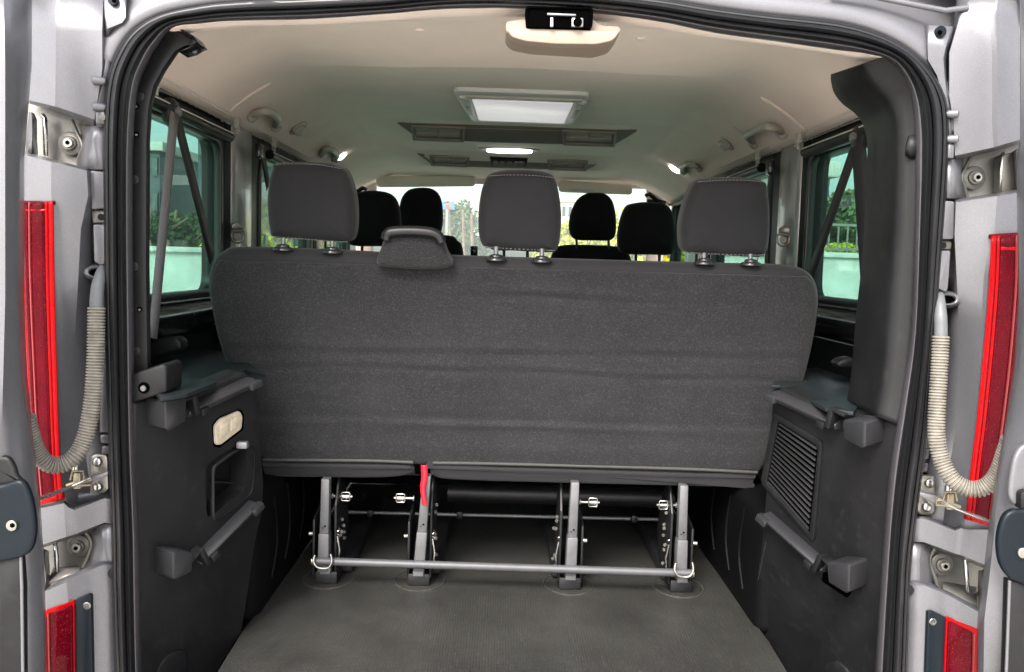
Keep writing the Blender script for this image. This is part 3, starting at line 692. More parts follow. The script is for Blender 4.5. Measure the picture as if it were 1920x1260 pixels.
# inner lower walls with pressed bulges (beside the bench feet)
for s in (-1, 1):
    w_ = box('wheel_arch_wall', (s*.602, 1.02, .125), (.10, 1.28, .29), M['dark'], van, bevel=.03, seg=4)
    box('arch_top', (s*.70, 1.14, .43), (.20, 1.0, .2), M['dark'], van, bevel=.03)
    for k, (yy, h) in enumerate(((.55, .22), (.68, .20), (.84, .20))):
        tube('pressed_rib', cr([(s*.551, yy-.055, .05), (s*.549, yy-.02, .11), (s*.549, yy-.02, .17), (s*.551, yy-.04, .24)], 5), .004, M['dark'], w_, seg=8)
box('bench_base_wall', (0, 1.62, .15), (1.1, .04, .3), M['dark'], van)  # dark wall standing in for the second-row bench base

# ================================================================ rear frame and outer jambs
def seal():
    O = [(236, 1420), (222, 1300), (214, 1120), (212, 1000), (206, 820), (200, 620), (198, 420), (197, 260), (203, 160), (222, 100), (252, 58), (300, 30), (370, 14), (440, 6), (575, 0), (711, -6), (820, -17), (900, -20), (960, -18), (1112, -12), (1231, 0), (1339, 17), (1440, 30), (1573, 45), (1653, 68), (1707, 98), (1741, 132), (1764, 170), (1774, 215), (1774, 300), (1760, 500), (1748, 650), (1734, 820), (1715, 975), (1704, 1075), (1697, 1260), (1690, 1420)]
    I = [(268, 1420), (255, 1300), (250, 1120), (248, 1000), (241, 820), (238, 620), (236, 420), (237, 260), (245, 165), (262, 116), (285, 78), (318, 47), (374, 37), (440, 31), (575, 27), (711, 19), (820, 9.5), (900, 7), (960, 8), (1112, 16), (1231, 30), (1339, 50), (1440, 64), (1560, 80), (1635, 94), (1680, 112), (1707, 146), (1722, 187), (1728, 235), (1729, 300), (1726, 420), (1718, 620), (1700, 760), (1680, 900), (1668, 1040), (1655, 1260), (1648, 1420)]
    oo = cr([(x, y, 0) for x, y in O], 6); ii = cr([(x, y, 0) for x, y in I], 6)
    def band(name, prof, m, par, th=.003):
        rows = []
        for s, Y in prof:
            rows.append([A(*(a.lerp(b, s)).xy, Y) for a, b in zip(oo, ii)])
        return sheet(name, rows, m, par, th=th, smooth=70)
    s = band('door_seal', [(0, .03), (.02, .0), (.06, -.012), (.11, -.012), (.15, -.002), (.17, .004), (.20, -.006), (.25, -.018), (.36, -.022), (.48, -.018), (.53, -.004), (.57, .006), (.62, .006), (.66, -.006), (.70, -.014), (.80, -.018), (.92, -.010), (1, .02)], M['rubber'], van)
    band('seal_lip', [(.60, -.002), (.63, -.012), (.665, -.0125), (.68, .0)], M['rubber'], s)
    band('seal_outer_bead', [(-.05, .02), (-.045, -.004), (-.01, -.010), (.01, .0)], M['rubber'], s)
    # painted flange inside the seal
    band('opening_flange', [(.97, .012), (1.06, .014), (1.20, .022), (1.30, .045), (1.31, .07)], M['greypaint'], van)
    # painted rear frame outside the seal
    rows = []
    n = len(oo)
    for k in (0, 1, 2, 3, 4):
        r = []
        for a, b in zip(oo, ii):
            d = (a-b).normalized(); q = a+d*(-6, 5, 12, 30, 60)[k]
            r.append(A(q.x, q.y, (.02, .012, .020, .018, .014)[k]))
        rows.append(r)
    return s, oo, ii
se, OO, II = seal()

# upper rear body panel above the seal, left and right shoulders
def sub(pts): return pts
uf = empty('rear_frame', (0, 0, 0)); uf.parent = van; ORG[uf] = ORG[van]
top_o = [(p.x, p.y) for p in OO if p.y < 260 and 190 < p.x < 1780]
# the panel follows the seal's outer edge; outer rim rises past the picture
rows = []
for k, (e, Y) in enumerate(((-3, .02), (3, .010), (12, .004), (34, .010), (80, .045), (150, .12))):
    r = []
    for i, (x, y) in enumerate(top_o):
        a = top_o[max(i-1, 0)]; b = top_o[min(i+1, len(top_o)-1)]
        t = Vector((b[0]-a[0], b[1]-a[1], 0)).normalized(); nn = Vector((t.y, -t.x, 0))
        r.append(A(x+nn.x*e*(.35 if (y > 120 and k > 2) else 1), y+nn.y*e, Y))
    rows.append(r)
sheet('upper_frame_panel', rows, M['silver'], uf, th=.004, smooth=70)
# deep backing of the jambs (seen in the hinge recesses)
for s, pts in ((-1, [(0, -60), (230, -60), (196, 150), (206, 820), (214, 1000), (226, 1420), (0, 1420)]), (1, [(1960, -60), (1740, 90), (1768, 180), (1768, 300), (1734, 820), (1715, 975), (1692, 1420), (1960, 1420)])):
    plateY('jamb_backing', [(x, y) for x, y in pts], .075, .02, M['recess_silver'], uf, bevel=.002)
# side skins of the van body seen from behind only at the edges: close the box outside
for s in (-1, 1):
    box('body_side', (s*.93, 1.55, .05), (.03, 3.0, 1.15), M['silver'], van, bevel=.01)

def soft(name, rowsP, m, par=uf, th=.006, sm=32, **k):
    return sheet(name, [[A(*p) for p in r] for r in rowsP], m, par, th=th, smooth=sm, **k)
# ---------- LEFT JAMB
soft('upper_side_panel', [
    [(48, -20, .05), (62, -20, .005), (108, -20, -.012), (116, -20, -.010), (192, -20, .0), (203, -20, .02), (206, -20, .07)],
    [(48, 60, .05), (58, 60, .005), (106, 60, -.012), (114, 60, -.010), (190, 60, .0), (200, 60, .02), (203, 60, .07)],
    [(48, 130, .05), (57, 130, .004), (106, 130, -.012), (113, 130, -.010), (190, 130, .0), (199, 128, .02), (201, 128, .07)],
    [(50, 185, .05), (58, 187, .004), (105, 198, -.010), (112, 200, -.008), (176, 222, .002), (188, 224, .02), (191, 224, .07)],
    [(52, 190, .06), (60, 193, .02), (105, 205, .006), (112, 208, .006), (174, 234, .012), (186, 236, .03), (190, 236, .07)]], M['silver'])
soft('flange_strip', [
    [(194, -20, .01), (198, -20, .0), (232, -20, .0), (237, -20, .02)],
    [(197, 30, .01), (200, 30, -.002), (234, 32, -.002), (238, 32, .02)],
    [(200, 55, .01), (203, 53, -.002), (228, 41, -.002), (236, 40, .02)],
    [(201, 70, .01), (204, 62, .002), (212, 50, .002), (232, 44, .03)]], M['silver'])
b = disc('frame_bolt', A(214, 2, -.004), (0, -1, 0), .0085, .006, M['blue'], uf)
disc('bolt_socket', A(214, 1, -.0105), (0, -1, 0), .004, .001, M['hole'], b, seg=6)
soft('hinge_pocket', [[(206, 110, .01), (206, 70, .012), (214, 54, .012), (236, 45, .012)], [(210, 108, .03), (211, 72, .032), (219, 60, .032), (236, 52, .032)], [(218, 100, .034), (222, 78, .034), (228, 68, .034), (237, 60, .034)]], M['recess_silver'])
soft('jamb_edge', [[(199, 112, .02), (202, 112, .0), (206, 118, .004)], [(193, 145, .02), (196, 146, -.002), (203, 150, .006)], [(184, 172, .02), (190, 176, -.002), (200, 182, .006)], [(180, 200, .02), (184, 206, -.002), (199, 206, .006)], [(182, 236, .02), (185, 236, .0), (198, 236, .006)]], M['silver'])
for py in (151, 200):
    nb = A(184, py, -.012)
    bm = bmesh.new(); P0 = A(172, py-1, -.010); P1 = A(198, py+2, -.004)
    b_tube(bm, [P0, P0.lerp(P1, .15), P0.lerp(P1, .85), P1], [.004, .0075, .0065, .005], 12); mkb('hinge_knuckle', bm, M['silver'], uf)
box('screw_lug', A(190, 221, .0), (.016, .012, .022), M['silver'], uf, bevel=.003)
disc('lug_screw', A(193, 220, -.008), (0, -1, 0), .0055, .003, M['zinc'], uf)

def recess(side, x0, x1, y0, y1, boss, rod, bracket_):
    r = empty('hinge_recess', (0, 0, 0)); r.parent = van; ORG[r] = ORG[van]
    c = A(*boss, .070)
    bm = bmesh.new(); b_disc(bm, c, (0, -1, 0), .021, .008, 24); b_disc(bm, c+Vector((0, -.008, 0)), (0, -1, 0), .0125, .006, 20)
    mkb('hinge_boss', bm, M['recess_silver'], r)
    bb = disc('hinge_bolt', c+Vector((.001, -.014, 0)), (0, -1, 0), .0085, .005, M['zinc'], r)
    disc('bolt_dimple', c+Vector((.001, -.0195, 0)), (0, -1, 0), .004, .001, M['hole'], r, seg=6)
    tube('latch_rod', [A(*p) for p in rod], .0042, M['chrome'], r, seg=8)
    tube('folded_edge', cr([A(*p) for p in bracket_], 4), .0035, M['recess_silver'], r, seg=8)
    return r
hr = recess(-1, 0, 0, 0, 0, (135, 270), [(80, 216, .05), (84, 222, .045), (85, 255, .045), (86, 292, .05)], [(135, 226, .06), (144, 248, .055), (155, 273, .05), (150, 290, .055), (146, 308, .06)])
soft('recess_wall', [[(156, 238, .06), (164, 236, .03), (178, 236, .012), (197, 238, .010)], [(154, 262, .065), (164, 262, .03), (176, 262, .012), (198, 262, .010)], [(150, 290, .06), (162, 290, .028), (174, 292, .012), (198, 292, .010)], [(148, 312, .05), (158, 316, .02), (172, 318, .010), (198, 318, .008)]], M['silver'], hr)
soft('inner_box', [[(58, 210, .05), (62, 212, .02), (66, 225, .04)], [(52, 262, .04), (60, 262, .01), (66, 262, .04)], [(52, 288, .03), (58, 290, .01), (68, 290, .05)]], M['silver'], hr)
# long panel carrying the tail lamp
soft('lamp_side_panel', [
    [(46, 286, .06), (54, 288, .02), (98, 302, .012), (104, 303, .012), (160, 318, .016), (168, 320, .03), (172, 321, .06)],
    [(44, 292, .03), (53, 294, -.004), (97, 306, -.012), (103, 307, -.010), (161, 322, .0), (168, 324, .012), (172, 325, .05)],
    [(42, 360, .03), (51, 360, -.004), (97, 362, -.012), (104, 362, -.010), (164, 365, .0), (170, 365, .012), (174, 365, .05)],
    [(42, 430, .03), (50, 430, -.002), (100, 430, -.012), (107, 430, -.008), (150, 430, .006), (166, 430, .025), (172, 430, .06)],
    [(42, 520, .03), (50, 520, -.002), (101, 520, -.012), (108, 520, -.006), (145, 520, .010), (166, 520, .04), (178, 520, .06)],
    [(44, 640, .03), (55, 640, -.002), (105, 640, -.012), (112, 640, -.004), (138, 640, .014), (162, 640, .045), (180, 640, .06)],
    [(50, 760, .03), (62, 760, -.002), (109, 760, -.012), (116, 760, -.004), (138, 760, .010), (158, 760, .035), (178, 760, .06)],
    [(60, 850, .03), (70, 850, -.002), (115, 850, -.012), (121, 850, -.004), (140, 850, .016), (160, 850, .035), (206, 850, .045)],
    [(62, 920, .03), (72, 920, -.002), (119, 920, -.012), (126, 920, .004), (145, 925, .030), (170, 925, .040), (212, 925, .045)],
    [(62, 944, .03), (76, 944, -.002), (121, 938, -.010), (126, 944, .004), (145, 946, .02), (175, 938, .036), (212, 934, .045)]], M['silver'])
for q, nm in (([(169, 320), (197, 322), (197, 390), (172, 392)], 0), ([(174, 421), (197, 421), (198, 492), (190, 498), (176, 490)], 1)):
    plateY('weld_flange', q, .008, .03, M['silver'], uf, bevel=.004, rr=.003)
plateY('screw_housing', [(171, 395), (197, 395), (197, 418), (173, 418)], .016, .03, M['recess_silver'], uf, bevel=.003)
disc('housing_screw', A(190, 407, .015), (0, -1, 0), .0055, .003, M['blue'], uf)
for q in ([(186, 675), (206, 675), (206, 810), (185, 812)], [(186, 815), (207, 815), (208, 832), (187, 832)], [(190, 836), (208, 836), (210, 852), (188, 852)]):
    plateY('weld_flange', q, .020, .03, M['greypaint'], uf, bevel=.003)

def tail_lamp(L_, R_, Y, name, mirror=False):
    """L_ / R_ : edges of the lens from top to bottom; bands follow from the inboard side outward"""
    ll = cr([(x, y, 0) for x, y in L_], 4); rr_ = cr([(x, y, 0) for x, y in R_], 4)
    def strip(nm, u0, u1, Yo, m, par, bulge=.0015):
        rows = []
        n = len(ll)
        for k in range(n):
            a, b = ll[k], rr_[k]
            r = []
            for j in range(5):
                u = u0+(u1-u0)*j/4; q = a.lerp(b, u); y = Yo-bulge*math.sin(math.pi*j/4)
                r.append(A(q.x, q.y, y))
            rows.append(r)
        return sheet(nm, rows, m, par, th=.003, smooth=80)
    bk = strip('tail_lamp', -.03, 1.03, Y+.003, M['hole'] if False else M['redmid'], van, .0)
    f = (lambda u: 1-u) if mirror else (lambda u: u)
    for u0, u1, m, dy, nm in ((.0, .05, 'redlite', .006, 'lens_edge'), (.05, .20, 'redmid', .009, 'outer_lens'), (.20, .228, 'pinkline', .012, 'lens_rib'), (.228, .74, 'redmid', .011, 'centre_lens'), (.74, .80, 'redlite', .013, 'reflector_strip'), (.80, .84, 'redmid', .012, 'lens_groove'), (.84, 1.0, 'redlite', .013, 'inner_lens')):
        strip(nm, f(u0), f(u1), Y-dy, M[m], bk)
    return bk, ll, rr_
tl, _, _ = tail_lamp([(43, 379), (43, 420), (44, 500), (48, 600), (53, 700), (58, 800), (63, 880), (69, 946)], [(100, 377), (101, 420), (102, 500), (104, 600), (107, 700), (110, 800), (114, 880), (118, 936)], -.008, 'l')
def edges(bk, y0, y1, e0, e1, m='redlite'):
    plateY('lens_end', [e0[0], e0[1], e1[1], e1[0]], -.022, .008, M[m], bk, bevel=.002)
edges(tl, 0, 0, [(43, 376), (101, 376)], [(43, 383), (101, 384)], 'redmid')
edges(tl, 0, 0, [(46, 392), (96, 392)], [(46, 396), (96, 396)])
edges(tl, 0, 0, [(68, 936), (118, 927)], [(69, 949), (119, 937)])
# grommet, elbow and ribbed conduit
def conduit(side, hole, elbow, path, tab):
    cdt = empty('wiring_conduit', (0, 0, 0)); cdt.parent = van; ORG[cdt] = ORG[van]
    h = A(*hole[:2], hole[2])
    bm = bmesh.new()
    n = 20
    sgn = -1 if side < 0 else 1
    rows = [[A(hole[0]+sgn*(-6+r_*1.9*math.cos(t)), hole[1]+r_*.95*math.sin(t), Y) for t in np.linspace(0, 2*math.pi, n, endpoint=False)] for r_, Y in ((17, .05), (13.5, .016), (10.5, .010), (8.5, .012), (7.5, .019))]
    b_grid(bm, rows, True); g = mkb('grommet', bm, M['silver'], cdt, smooth=80)
    plateY('grommet_hole', [(hole[0]+sgn*(-6+8.5*1.8*math.cos(t)), hole[1]+8*math.sin(t)) for t in np.linspace(0, 2*math.pi, 18, endpoint=False)], 0.0185, .004, M['hole'], cdt, bevel=0)
    P = cr([A(*p) for p in elbow], 6); k = len(P)
    tube('elbow_sleeve', P, [.0075+.0035*min(1, i/(k*.5)) for i in range(k)], M['pipe'], cdt, seg=16)
    Q = cr([A(*p) for p in path], 40)
    # even spacing
    L = [0]
    for a, b in zip(Q, Q[1:]): L.append(L[-1]+(b-a).length)
    pitch = .0052; nr = int(L[-1]/pitch); pts, rs = [], []
    j = 0
    def pos(s_):
        nonlocal j
        while j < len(L)-2 and L[j+1] < s_: j += 1
        return Q[j].lerp(Q[j+1], (s_-L[j])/max(L[j+1]-L[j], 1e-9))
    for i in range(nr):
        for f, r_ in ((0, .0118), (.22, .0145), (.62, .0145), (.84, .0118)):
            pts.append(pos((i+f)*pitch)); rs.append(r_)
    tube('ribbed_sleeve', pts, rs, M['conduit'], cdt, seg=16)
conduit(-1, (176, 511, 0), [(193, 503, .02), (190, 512, .0), (184, 535, -.012), (181, 560, -.016), (181, 580, -.018)], [(181, 576, -.018), (180, 640, -.022), (177, 710, -.028), (171, 770, -.034), (158, 825, -.042), (138, 858, -.055), (112, 872, -.065), (88, 868, -.075), (68, 846, -.085), (56, 812, -.10), (50, 780, -.11)], 0)
# check strap
def check(plate_px, b1, b2, arm, clip, rodp, sgn):
    ck = empty('door_check', (0, 0, 0)); ck.parent = van; ORG[ck] = ORG[van]
    plateY('check_plate', plate_px, .020, .012, M['zinc'], ck, bevel=.004, rr=.008)
    for p in (b1, b2): 
        disc('check_bolt', A(*p, .019), (0, -1, 0), .0085, .007, M['chrome'], ck, dome=.002)
    plateY('check_arm', arm, -.004, .012, M['steel'], ck, bevel=.003)
    c = A(*clip, -.016)
    bm = bmesh.new()
    b_box(bm, c, (.044, .010, .007), Matrix.Rotation(R(-22*sgn if sgn < 0 else -22), 3, 'Y') if False else Matrix.Rotation(R(18*sgn), 3, 'Y'))
    b_box(bm, c+Vector((0, -.004, .004)), (.013, .010, .028))
    mkb('check_clip', bm, M['brass'], ck, bevel=.002)
    tube('spring_clip', [c+Vector((x*-sgn, -.010, z)) for x, z in ((-.010, .006), (-.006, .022), (.012, .022), (.014, .008), (.026, .006), (.026, -.002), (.0, -.004))], .0018, M['brass'], ck, seg=6)
    disc('check_pin', c+Vector((-.004, -.004, .020)), (0, 0, 1), .006, .012, M['chrome'], ck)
    tube('check_rod', [A(*p) for p in rodp], .0034, M['chrome'], ck, seg=10)
check([(168, 857), (176, 852), (196, 852), (201, 858), (203, 918), (196, 926), (172, 926), (168, 915)], (184, 865), (185, 912), [(202, 884), (202, 892), (162, 908), (135, 905), (136, 897), (165, 896)], (148, 904), [(172, 897, -.024), (135, 912, -.026), (66, 938, -.10)], -1)
# band below the lamp
soft('lower_band', [
    [(62, 946, .05), (70, 950, .0), (120, 940, -.004), (126, 946, -.004), (140, 952, .0), (190, 936, .004), (196, 934, .006), (216, 934, .012)],
    [(64, 950, .03), (70, 955, -.012), (120, 945, -.016), (128, 953, -.014), (140, 957, -.010), (190, 938, -.006), (196, 936, -.004), (216, 938, .004)],
    [(66, 985, .03), (73, 985, -.012), (122, 975, -.016), (128, 974, -.012), (145, 970, -.008), (190, 955, -.004), (196, 954, -.002), (216, 956, .006)],
    [(70, 1020, .03), (77, 1021, -.010), (124, 1005, -.014), (130, 1003, -.010), (150, 996, -.006), (190, 980, -.002), (196, 978, .0), (216, 980, .008)],
    [(74, 1024, .06), (79, 1026, .04), (124, 1010, .04), (130, 1008, .04), (150, 1001, .04), (190, 985, .04), (196, 983, .04), (216, 984, .04)]], M['silver'], th=.004)
hr2 = recess(-1, 0, 0, 0, 0, (150, 1022), [(103, 1015, .045), (106, 1045, .035), (107, 1070, .03), (98, 1083, .03), (88, 1076, .035)], [(158, 994, .05), (172, 1018, .05), (165, 1045, .05), (154, 1068, .05)])
soft('recess_wall', [[(170, 990, .06), (180, 984, .03), (192, 982, .014), (216, 982, .014)], [(174, 1020, .065), (184, 1020, .03), (196, 1016, .012), (216, 1016, .012)], [(168, 1046, .06), (180, 1046, .03), (196, 1050, .016), (218, 1048, .014)], [(160, 1070, .04), (180, 1062, .02), (200, 1057, .014), (218, 1056, .012)]], M['silver'], hr2)
soft('recess_ledge', [[(100, 1066, .06), (150, 1062, .06)], [(92, 1092, .0), (150, 1070, .0)], [(92, 1096, .0), (150, 1074, .0)]], M['recess_silver'], hr2, th=.004)
soft('inner_box', [[(78, 1028, .05), (82, 1030, .0), (88, 1034, .05)], [(80, 1080, .04), (86, 1084, -.006), (92, 1096, .04)], [(78, 1150, .04), (82, 1150, -.006), (90, 1106, .04)]], M['silver'], hr2)
# lower panel with reflector
soft('lower_side_panel', [
    [(76, 1122, .02), (90, 1104, .0), (125, 1086, -.004), (130, 1084, -.002), (158, 1068, .0), (190, 1056, .004), (220, 1056, .012)],
    [(76, 1132, .01), (87, 1110, -.012), (126, 1092, -.016), (132, 1090, -.012), (160, 1074, -.008), (192, 1061, -.004), (220, 1060, .010)],
    [(74, 1170, .01), (80, 1160, -.012), (128, 1130, -.016), (134, 1126, -.012), (168, 1112, -.008), (196, 1110, -.004), (220, 1110, .010)],
    [(72, 1290, .01), (78, 1290, -.012), (128, 1290, -.016), (134, 1290, -.012), (172, 1290, -.008), (198, 1290, -.004), (222, 1290, .010)],
    [(72, 1420, .01), (78, 1420, -.012), (128, 1420, -.016), (134, 1420, -.012), (172, 1420, -.008), (200, 1420, -.004), (226, 1420, .010)]], M['silver'])
lr_ = plateY('reflector', [(80, 1152), (86, 1144), (136, 1126), (139, 1128), (142, 1420), (74, 1420)], -.020, .012, M['redlite'], van, bevel=.002)
plateY('reflector_lens', [(84, 1160), (92, 1152), (132, 1136), (134, 1138), (137, 1420), (78, 1420)], -.024, .008, M['redmid'], lr_, bevel=.002)
plateY('reflector_rib', [(88, 1152), (91, 1150), (97, 1420), (94, 1420)], -.027, .006, M['pinkline'], lr_, bevel=.001)
bp = plateY('reflector_bracket', [(140, 1125), (166, 1114), (171, 1117), (177, 1420), (143, 1420)], -.018, .010, M['blue'], van, bevel=.002)
disc('bracket_screw', A(164, 1135, -.019), (0, -1, 0), .0065, .004, M['chrome'], bp)
disc('frame_plug', A(214, 1074, .004), (0, -1, 0), .0095, .006, M['rubber'], uf)

# ---------- LEFT DOOR (swung wide open)
def door(name, lab): 
    d = empty(name, (0, 0, 0)); d.parent = van; ORG[d] = ORG[van]; d['label'] = lab; return d
ld = door('rear_door', 'left rear door swung open, silver with black inner pad')
def dsheet(nm, rowsP, m, par, th=.01, **k): return sheet(nm, [[A(*p) for p in r] for r in rowsP], m, par, th=th, smooth=75, **k)
dsheet('door_shell', [
    [(-120, -40, -.26), (-20, -40, -.232), (4, -40, -.235), (16, -40, -.215), (26, -40, -.20), (44, -40, -.175), (52, -40, -.15), (54, -40, -.10)],
    [(-120, 120, -.26), (-20, 120, -.232), (8, 120, -.235), (22, 120, -.215), (32, 120, -.20), (44, 120, -.175), (51, 120, -.15), (53, 120, -.10)],
    [(-120, 300, -.26), (-20, 300, -.232), (8, 300, -.235), (22, 300, -.215), (30, 300, -.20), (31, 300, -.175), (37, 300, -.15), (39, 300, -.10)],
    [(-120, 560, -.26), (-20, 560, -.232), (8, 560, -.235), (21, 560, -.215), (28, 560, -.20), (29, 560, -.175), (36, 560, -.15), (39, 560, -.10)],
    [(-120, 700, -.26), (-20, 700, -.232), (4, 700, -.235), (16, 700, -.215), (30, 700, -.20), (33, 700, -.175), (41, 700, -.15), (44, 700, -.10)],
    [(-120, 800, -.26), (-20, 800, -.232), (0, 800, -.225), (14, 800, -.205), (28, 800, -.195), (44, 800, -.175), (51, 800, -.15), (54, 800, -.10)],
    [(-120, 940, -.26), (-20, 940, -.232), (0, 940, -.22), (16, 940, -.205), (40, 940, -.195), (60, 940, -.175), (66, 940, -.15), (69, 940, -.10)],
    [(-120, 1060, -.26), (-20, 1060, -.232), (0, 1060, -.22), (20, 1060, -.205), (44, 1060, -.195), (66, 1060, -.175), (74, 1060, -.15), (77, 1060, -.10)],
    [(-120, 1180, -.26), (-20, 1180, -.232), (0, 1180, -.22), (20, 1180, -.205), (46, 1180, -.195), (70, 1180, -.175), (77, 1180, -.15), (80, 1180, -.10)],
    [(-120, 1420, -.26), (-20, 1420, -.232), (0, 1420, -.22), (20, 1420, -.205), (48, 1420, -.195), (70, 1420, -.175), (76, 1420, -.15), (78, 1420, -.10)]], M['silver'], ld)
pd = cushion('door_pad', cr([A(x, y, -.235) for x, y in ((-60, 916), (0, 909), (20, 903), (34, 900), (45, 906), (54, 924), (61, 950), (65, 985), (63, 1015), (54, 1036), (36, 1046), (0, 1054), (-60, 1060))], 4, True), (0, -1, 0), .006, .014, M['blue'], ld)
disc('pad_screw', A(23, 985, -.236), (0, -1, 0), .008, .004, M['zinc'], ld); disc('pad_screw_slot', A(23, 985, -.2405), (0, -1, 0), .0038, .001, M['hole'], ld, seg=6)
plateY('door_trim', [(-120, 1052), (36, 1044), (40, 1100), (42, 1420), (-120, 1420)], -.225, .02, M['black'], ld, bevel=.003)
tube('trim_bead', [A(39, 1044, -.225), A(41, 1100, -.225), A(43, 1260, -.225), A(44, 1420, -.225)], .0025, M['silver'], ld)
cushion('door_pull', cr([A(x, y, -.228) for x, y in ((-60, 858), (-4, 856), (14, 858), (24, 872), (30, 890), (32, 906), (-60, 912))], 4, True), (0, -1, 0), .005, .012, M['black'], ld)

# ---------- RIGHT JAMB
soft('upper_side_panel', [
    [(1798, -20, .02), (1830, -20, .006), (1862, -20, -.002), (1872, -20, -.006), (1900, -20, .0), (1925, -20, .05)],
    [(1790, 48, .03), (1800, 36, .004), (1856, 30, -.006), (1866, 30, -.012), (1904, 30, -.002), (1925, 30, .05)],
    [(1776, 100, .03), (1782, 100, .002), (1860, 100, -.008), (1869, 100, -.014), (1912, 100, -.002), (1930, 100, .05)],
    [(1776, 180, .03), (1782, 180, .002), (1860, 180, -.008), (1869, 180, -.014), (1916, 180, -.004), (1932, 180, .05)],
    [(1783, 230, .03), (1790, 230, .002), (1860, 225, -.008), (1869, 224, -.014), (1918, 218, -.004), (1934, 218, .05)],
    [(1786, 290, .03), (1792, 290, .002), (1862, 274, -.006), (1870, 272, -.012), (1917, 258, -.002), (1934, 255, .05)],
    [(1786, 297, .05), (1794, 297, .02), (1862, 280, .02), (1870, 278, .02), (1914, 266, .03), (1934, 262, .06)]], M['silver'])
soft('flange_strip', [
    [(1738, 49, .02), (1744, 48, .0), (1782, 50, .0), (1787, 50, .02)],
    [(1736, 85, .02), (1741, 85, -.002), (1770, 90, -.002), (1777, 95, .02)],
    [(1736, 114, .02), (1742, 112, -.002), (1766, 110, -.002), (1775, 112, .02)],
    [(1750, 140, .02), (1758, 140, -.001), (1768, 140, -.001), (1775, 140, .02)],
    [(1762, 175, .02), (1768, 175, -.001), (1772, 175, -.001), (1777, 175, .02)],
    [(1768, 214, .02), (1771, 214, -.001), (1778, 214, -.001), (1786, 214, .02)]], M['silver'])
b = disc('frame_bolt', A(1762, 60, -.003), (0, -1, 0), .0095, .006, M['blue'], uf)
disc('bolt_socket', A(1762, 61, -.0095), (0, -1, 0), .0045, .001, M['hole'], b, seg=6)
soft('jamb_edge', [[(1770, 205, .01), (1776, 205, .0), (1790, 205, .02)], [(1772, 250, .01), (1780, 250, -.002), (1790, 250, .02)], [(1772, 296, .01), (1780, 296, -.001), (1790, 296, .02)]], M['silver'])
for py in (213, 260):
    bm = bmesh.new(); P0 = A(1798, py, -.010); P1 = A(1774, py+1, -.004)
    b_tube(bm, [P0, P0.lerp(P1, .15), P0.lerp(P1, .85), P1], [.004, .0075, .0065, .005], 12); mkb('hinge_knuckle', bm, M['silver'], uf)
box('screw_lug', A(1780, 284, .0), (.012, .012, .024), M['silver'], uf, bevel=.003)
hr3 = recess(1, 0, 0, 0, 0, (1823, 334), [(1882, 288, .05), (1878, 296, .045), (1877, 330, .045), (1876, 360, .05)], [(1822, 292, .06), (1812, 310, .055), (1803, 332, .05), (1808, 350, .055), (1813, 370, .06)])
soft('recess_wall', [[(1774, 300, .010), (1785, 298, .012), (1797, 298, .03), (1803, 298, .06)], [(1774, 335, .010), (1786, 335, .012), (1796, 335, .03), (1802, 335, .065)], [(1774, 372, .008), (1788, 372, .012), (1798, 372, .02), (1808, 372, .05)]], M['silver'], hr3)
plateY('inner_box', [(1880, 290), (1904, 284), (1906, 358), (1878, 362)], .04, .03, M['recess_silver'], hr3, bevel=.004)
soft('door_flange_knuckle', [[(1900, 285, .05), (1908, 280, .01), (1925, 270, .0)], [(1902, 320, .05), (1909, 316, .01), (1925, 312, .0)], [(1904, 362, .05), (1911, 360, .01), (1925, 358, .0)]], M['silver'], hr3)
soft('lamp_side_panel', [
    [(1788, 376, .06), (1792, 376, .02), (1862, 366, .01), (1869, 365, .01), (1912, 357, .02), (1925, 356, .06)],
    [(1788, 382, .04), (1794, 381, .0), (1862, 371, -.010), (1869, 370, -.012), (1914, 362, -.004), (1930, 360, .04)],
    [(1788, 440, .04), (1792, 440, .002), (1858, 440, -.008), (1864, 440, -.012), (1920, 440, -.004), (1932, 440, .04)],
    [(1782, 520, .06), (1796, 520, .014), (1846, 520, -.006), (1852, 520, -.012), (1920, 520, -.004), (1932, 520, .04)],
    [(1772, 600, .06), (1800, 600, .03), (1842, 600, -.004), (1848, 600, -.012), (1916, 600, -.004), (1930, 600, .04)],
    [(1766, 700, .06), (1800, 700, .035), (1834, 700, -.004), (1839, 700, -.012), (1908, 700, -.004), (1924, 700, .04)],
    [(1760, 800, .06), (1795, 800, .035), (1824, 800, -.004), (1830, 800, -.012), (1896, 800, -.004), (1910, 800, .04)],
    [(1738, 880, .045), (1780, 880, .035), (1812, 880, -.002), (1820, 880, -.012), (1884, 880, -.004), (1898, 880, .04)],
    [(1722, 965, .045), (1770, 975, .03), (1802, 965, .0), (1810, 970, -.012), (1872, 985, -.004), (1886, 985, .04)],
    [(1718, 978, .045), (1765, 985, .03), (1800, 995, .0), (1810, 990, -.010), (1868, 998, -.004), (1884, 998, .04)]], M['silver'])
for q in ([(1769, 376), (1790, 378), (1788, 448), (1766, 448)], [(1762, 470), (1783, 470), (1778, 540), (1774, 548), (1757, 540)]):
    plateY('weld_flange', q, .008, .03, M['silver'], uf, bevel=.004, rr=.003)
plateY('screw_housing', [(1764, 452), (1786, 452), (1784, 468), (1762, 468)], .016, .03, M['recess_silver'], uf, bevel=.003)
disc('housing_screw', A(1768, 460, .015), (0, -1, 0), .0055, .003, M['blue'], uf)
for q in ([(1727, 840), (1745, 842), (1742, 862), (1725, 862)], [(1725, 868), (1742, 868), (1740, 886), (1722, 886)]):
    plateY('weld_flange', q, .022, .03, M['greypaint'], uf, bevel=.003)
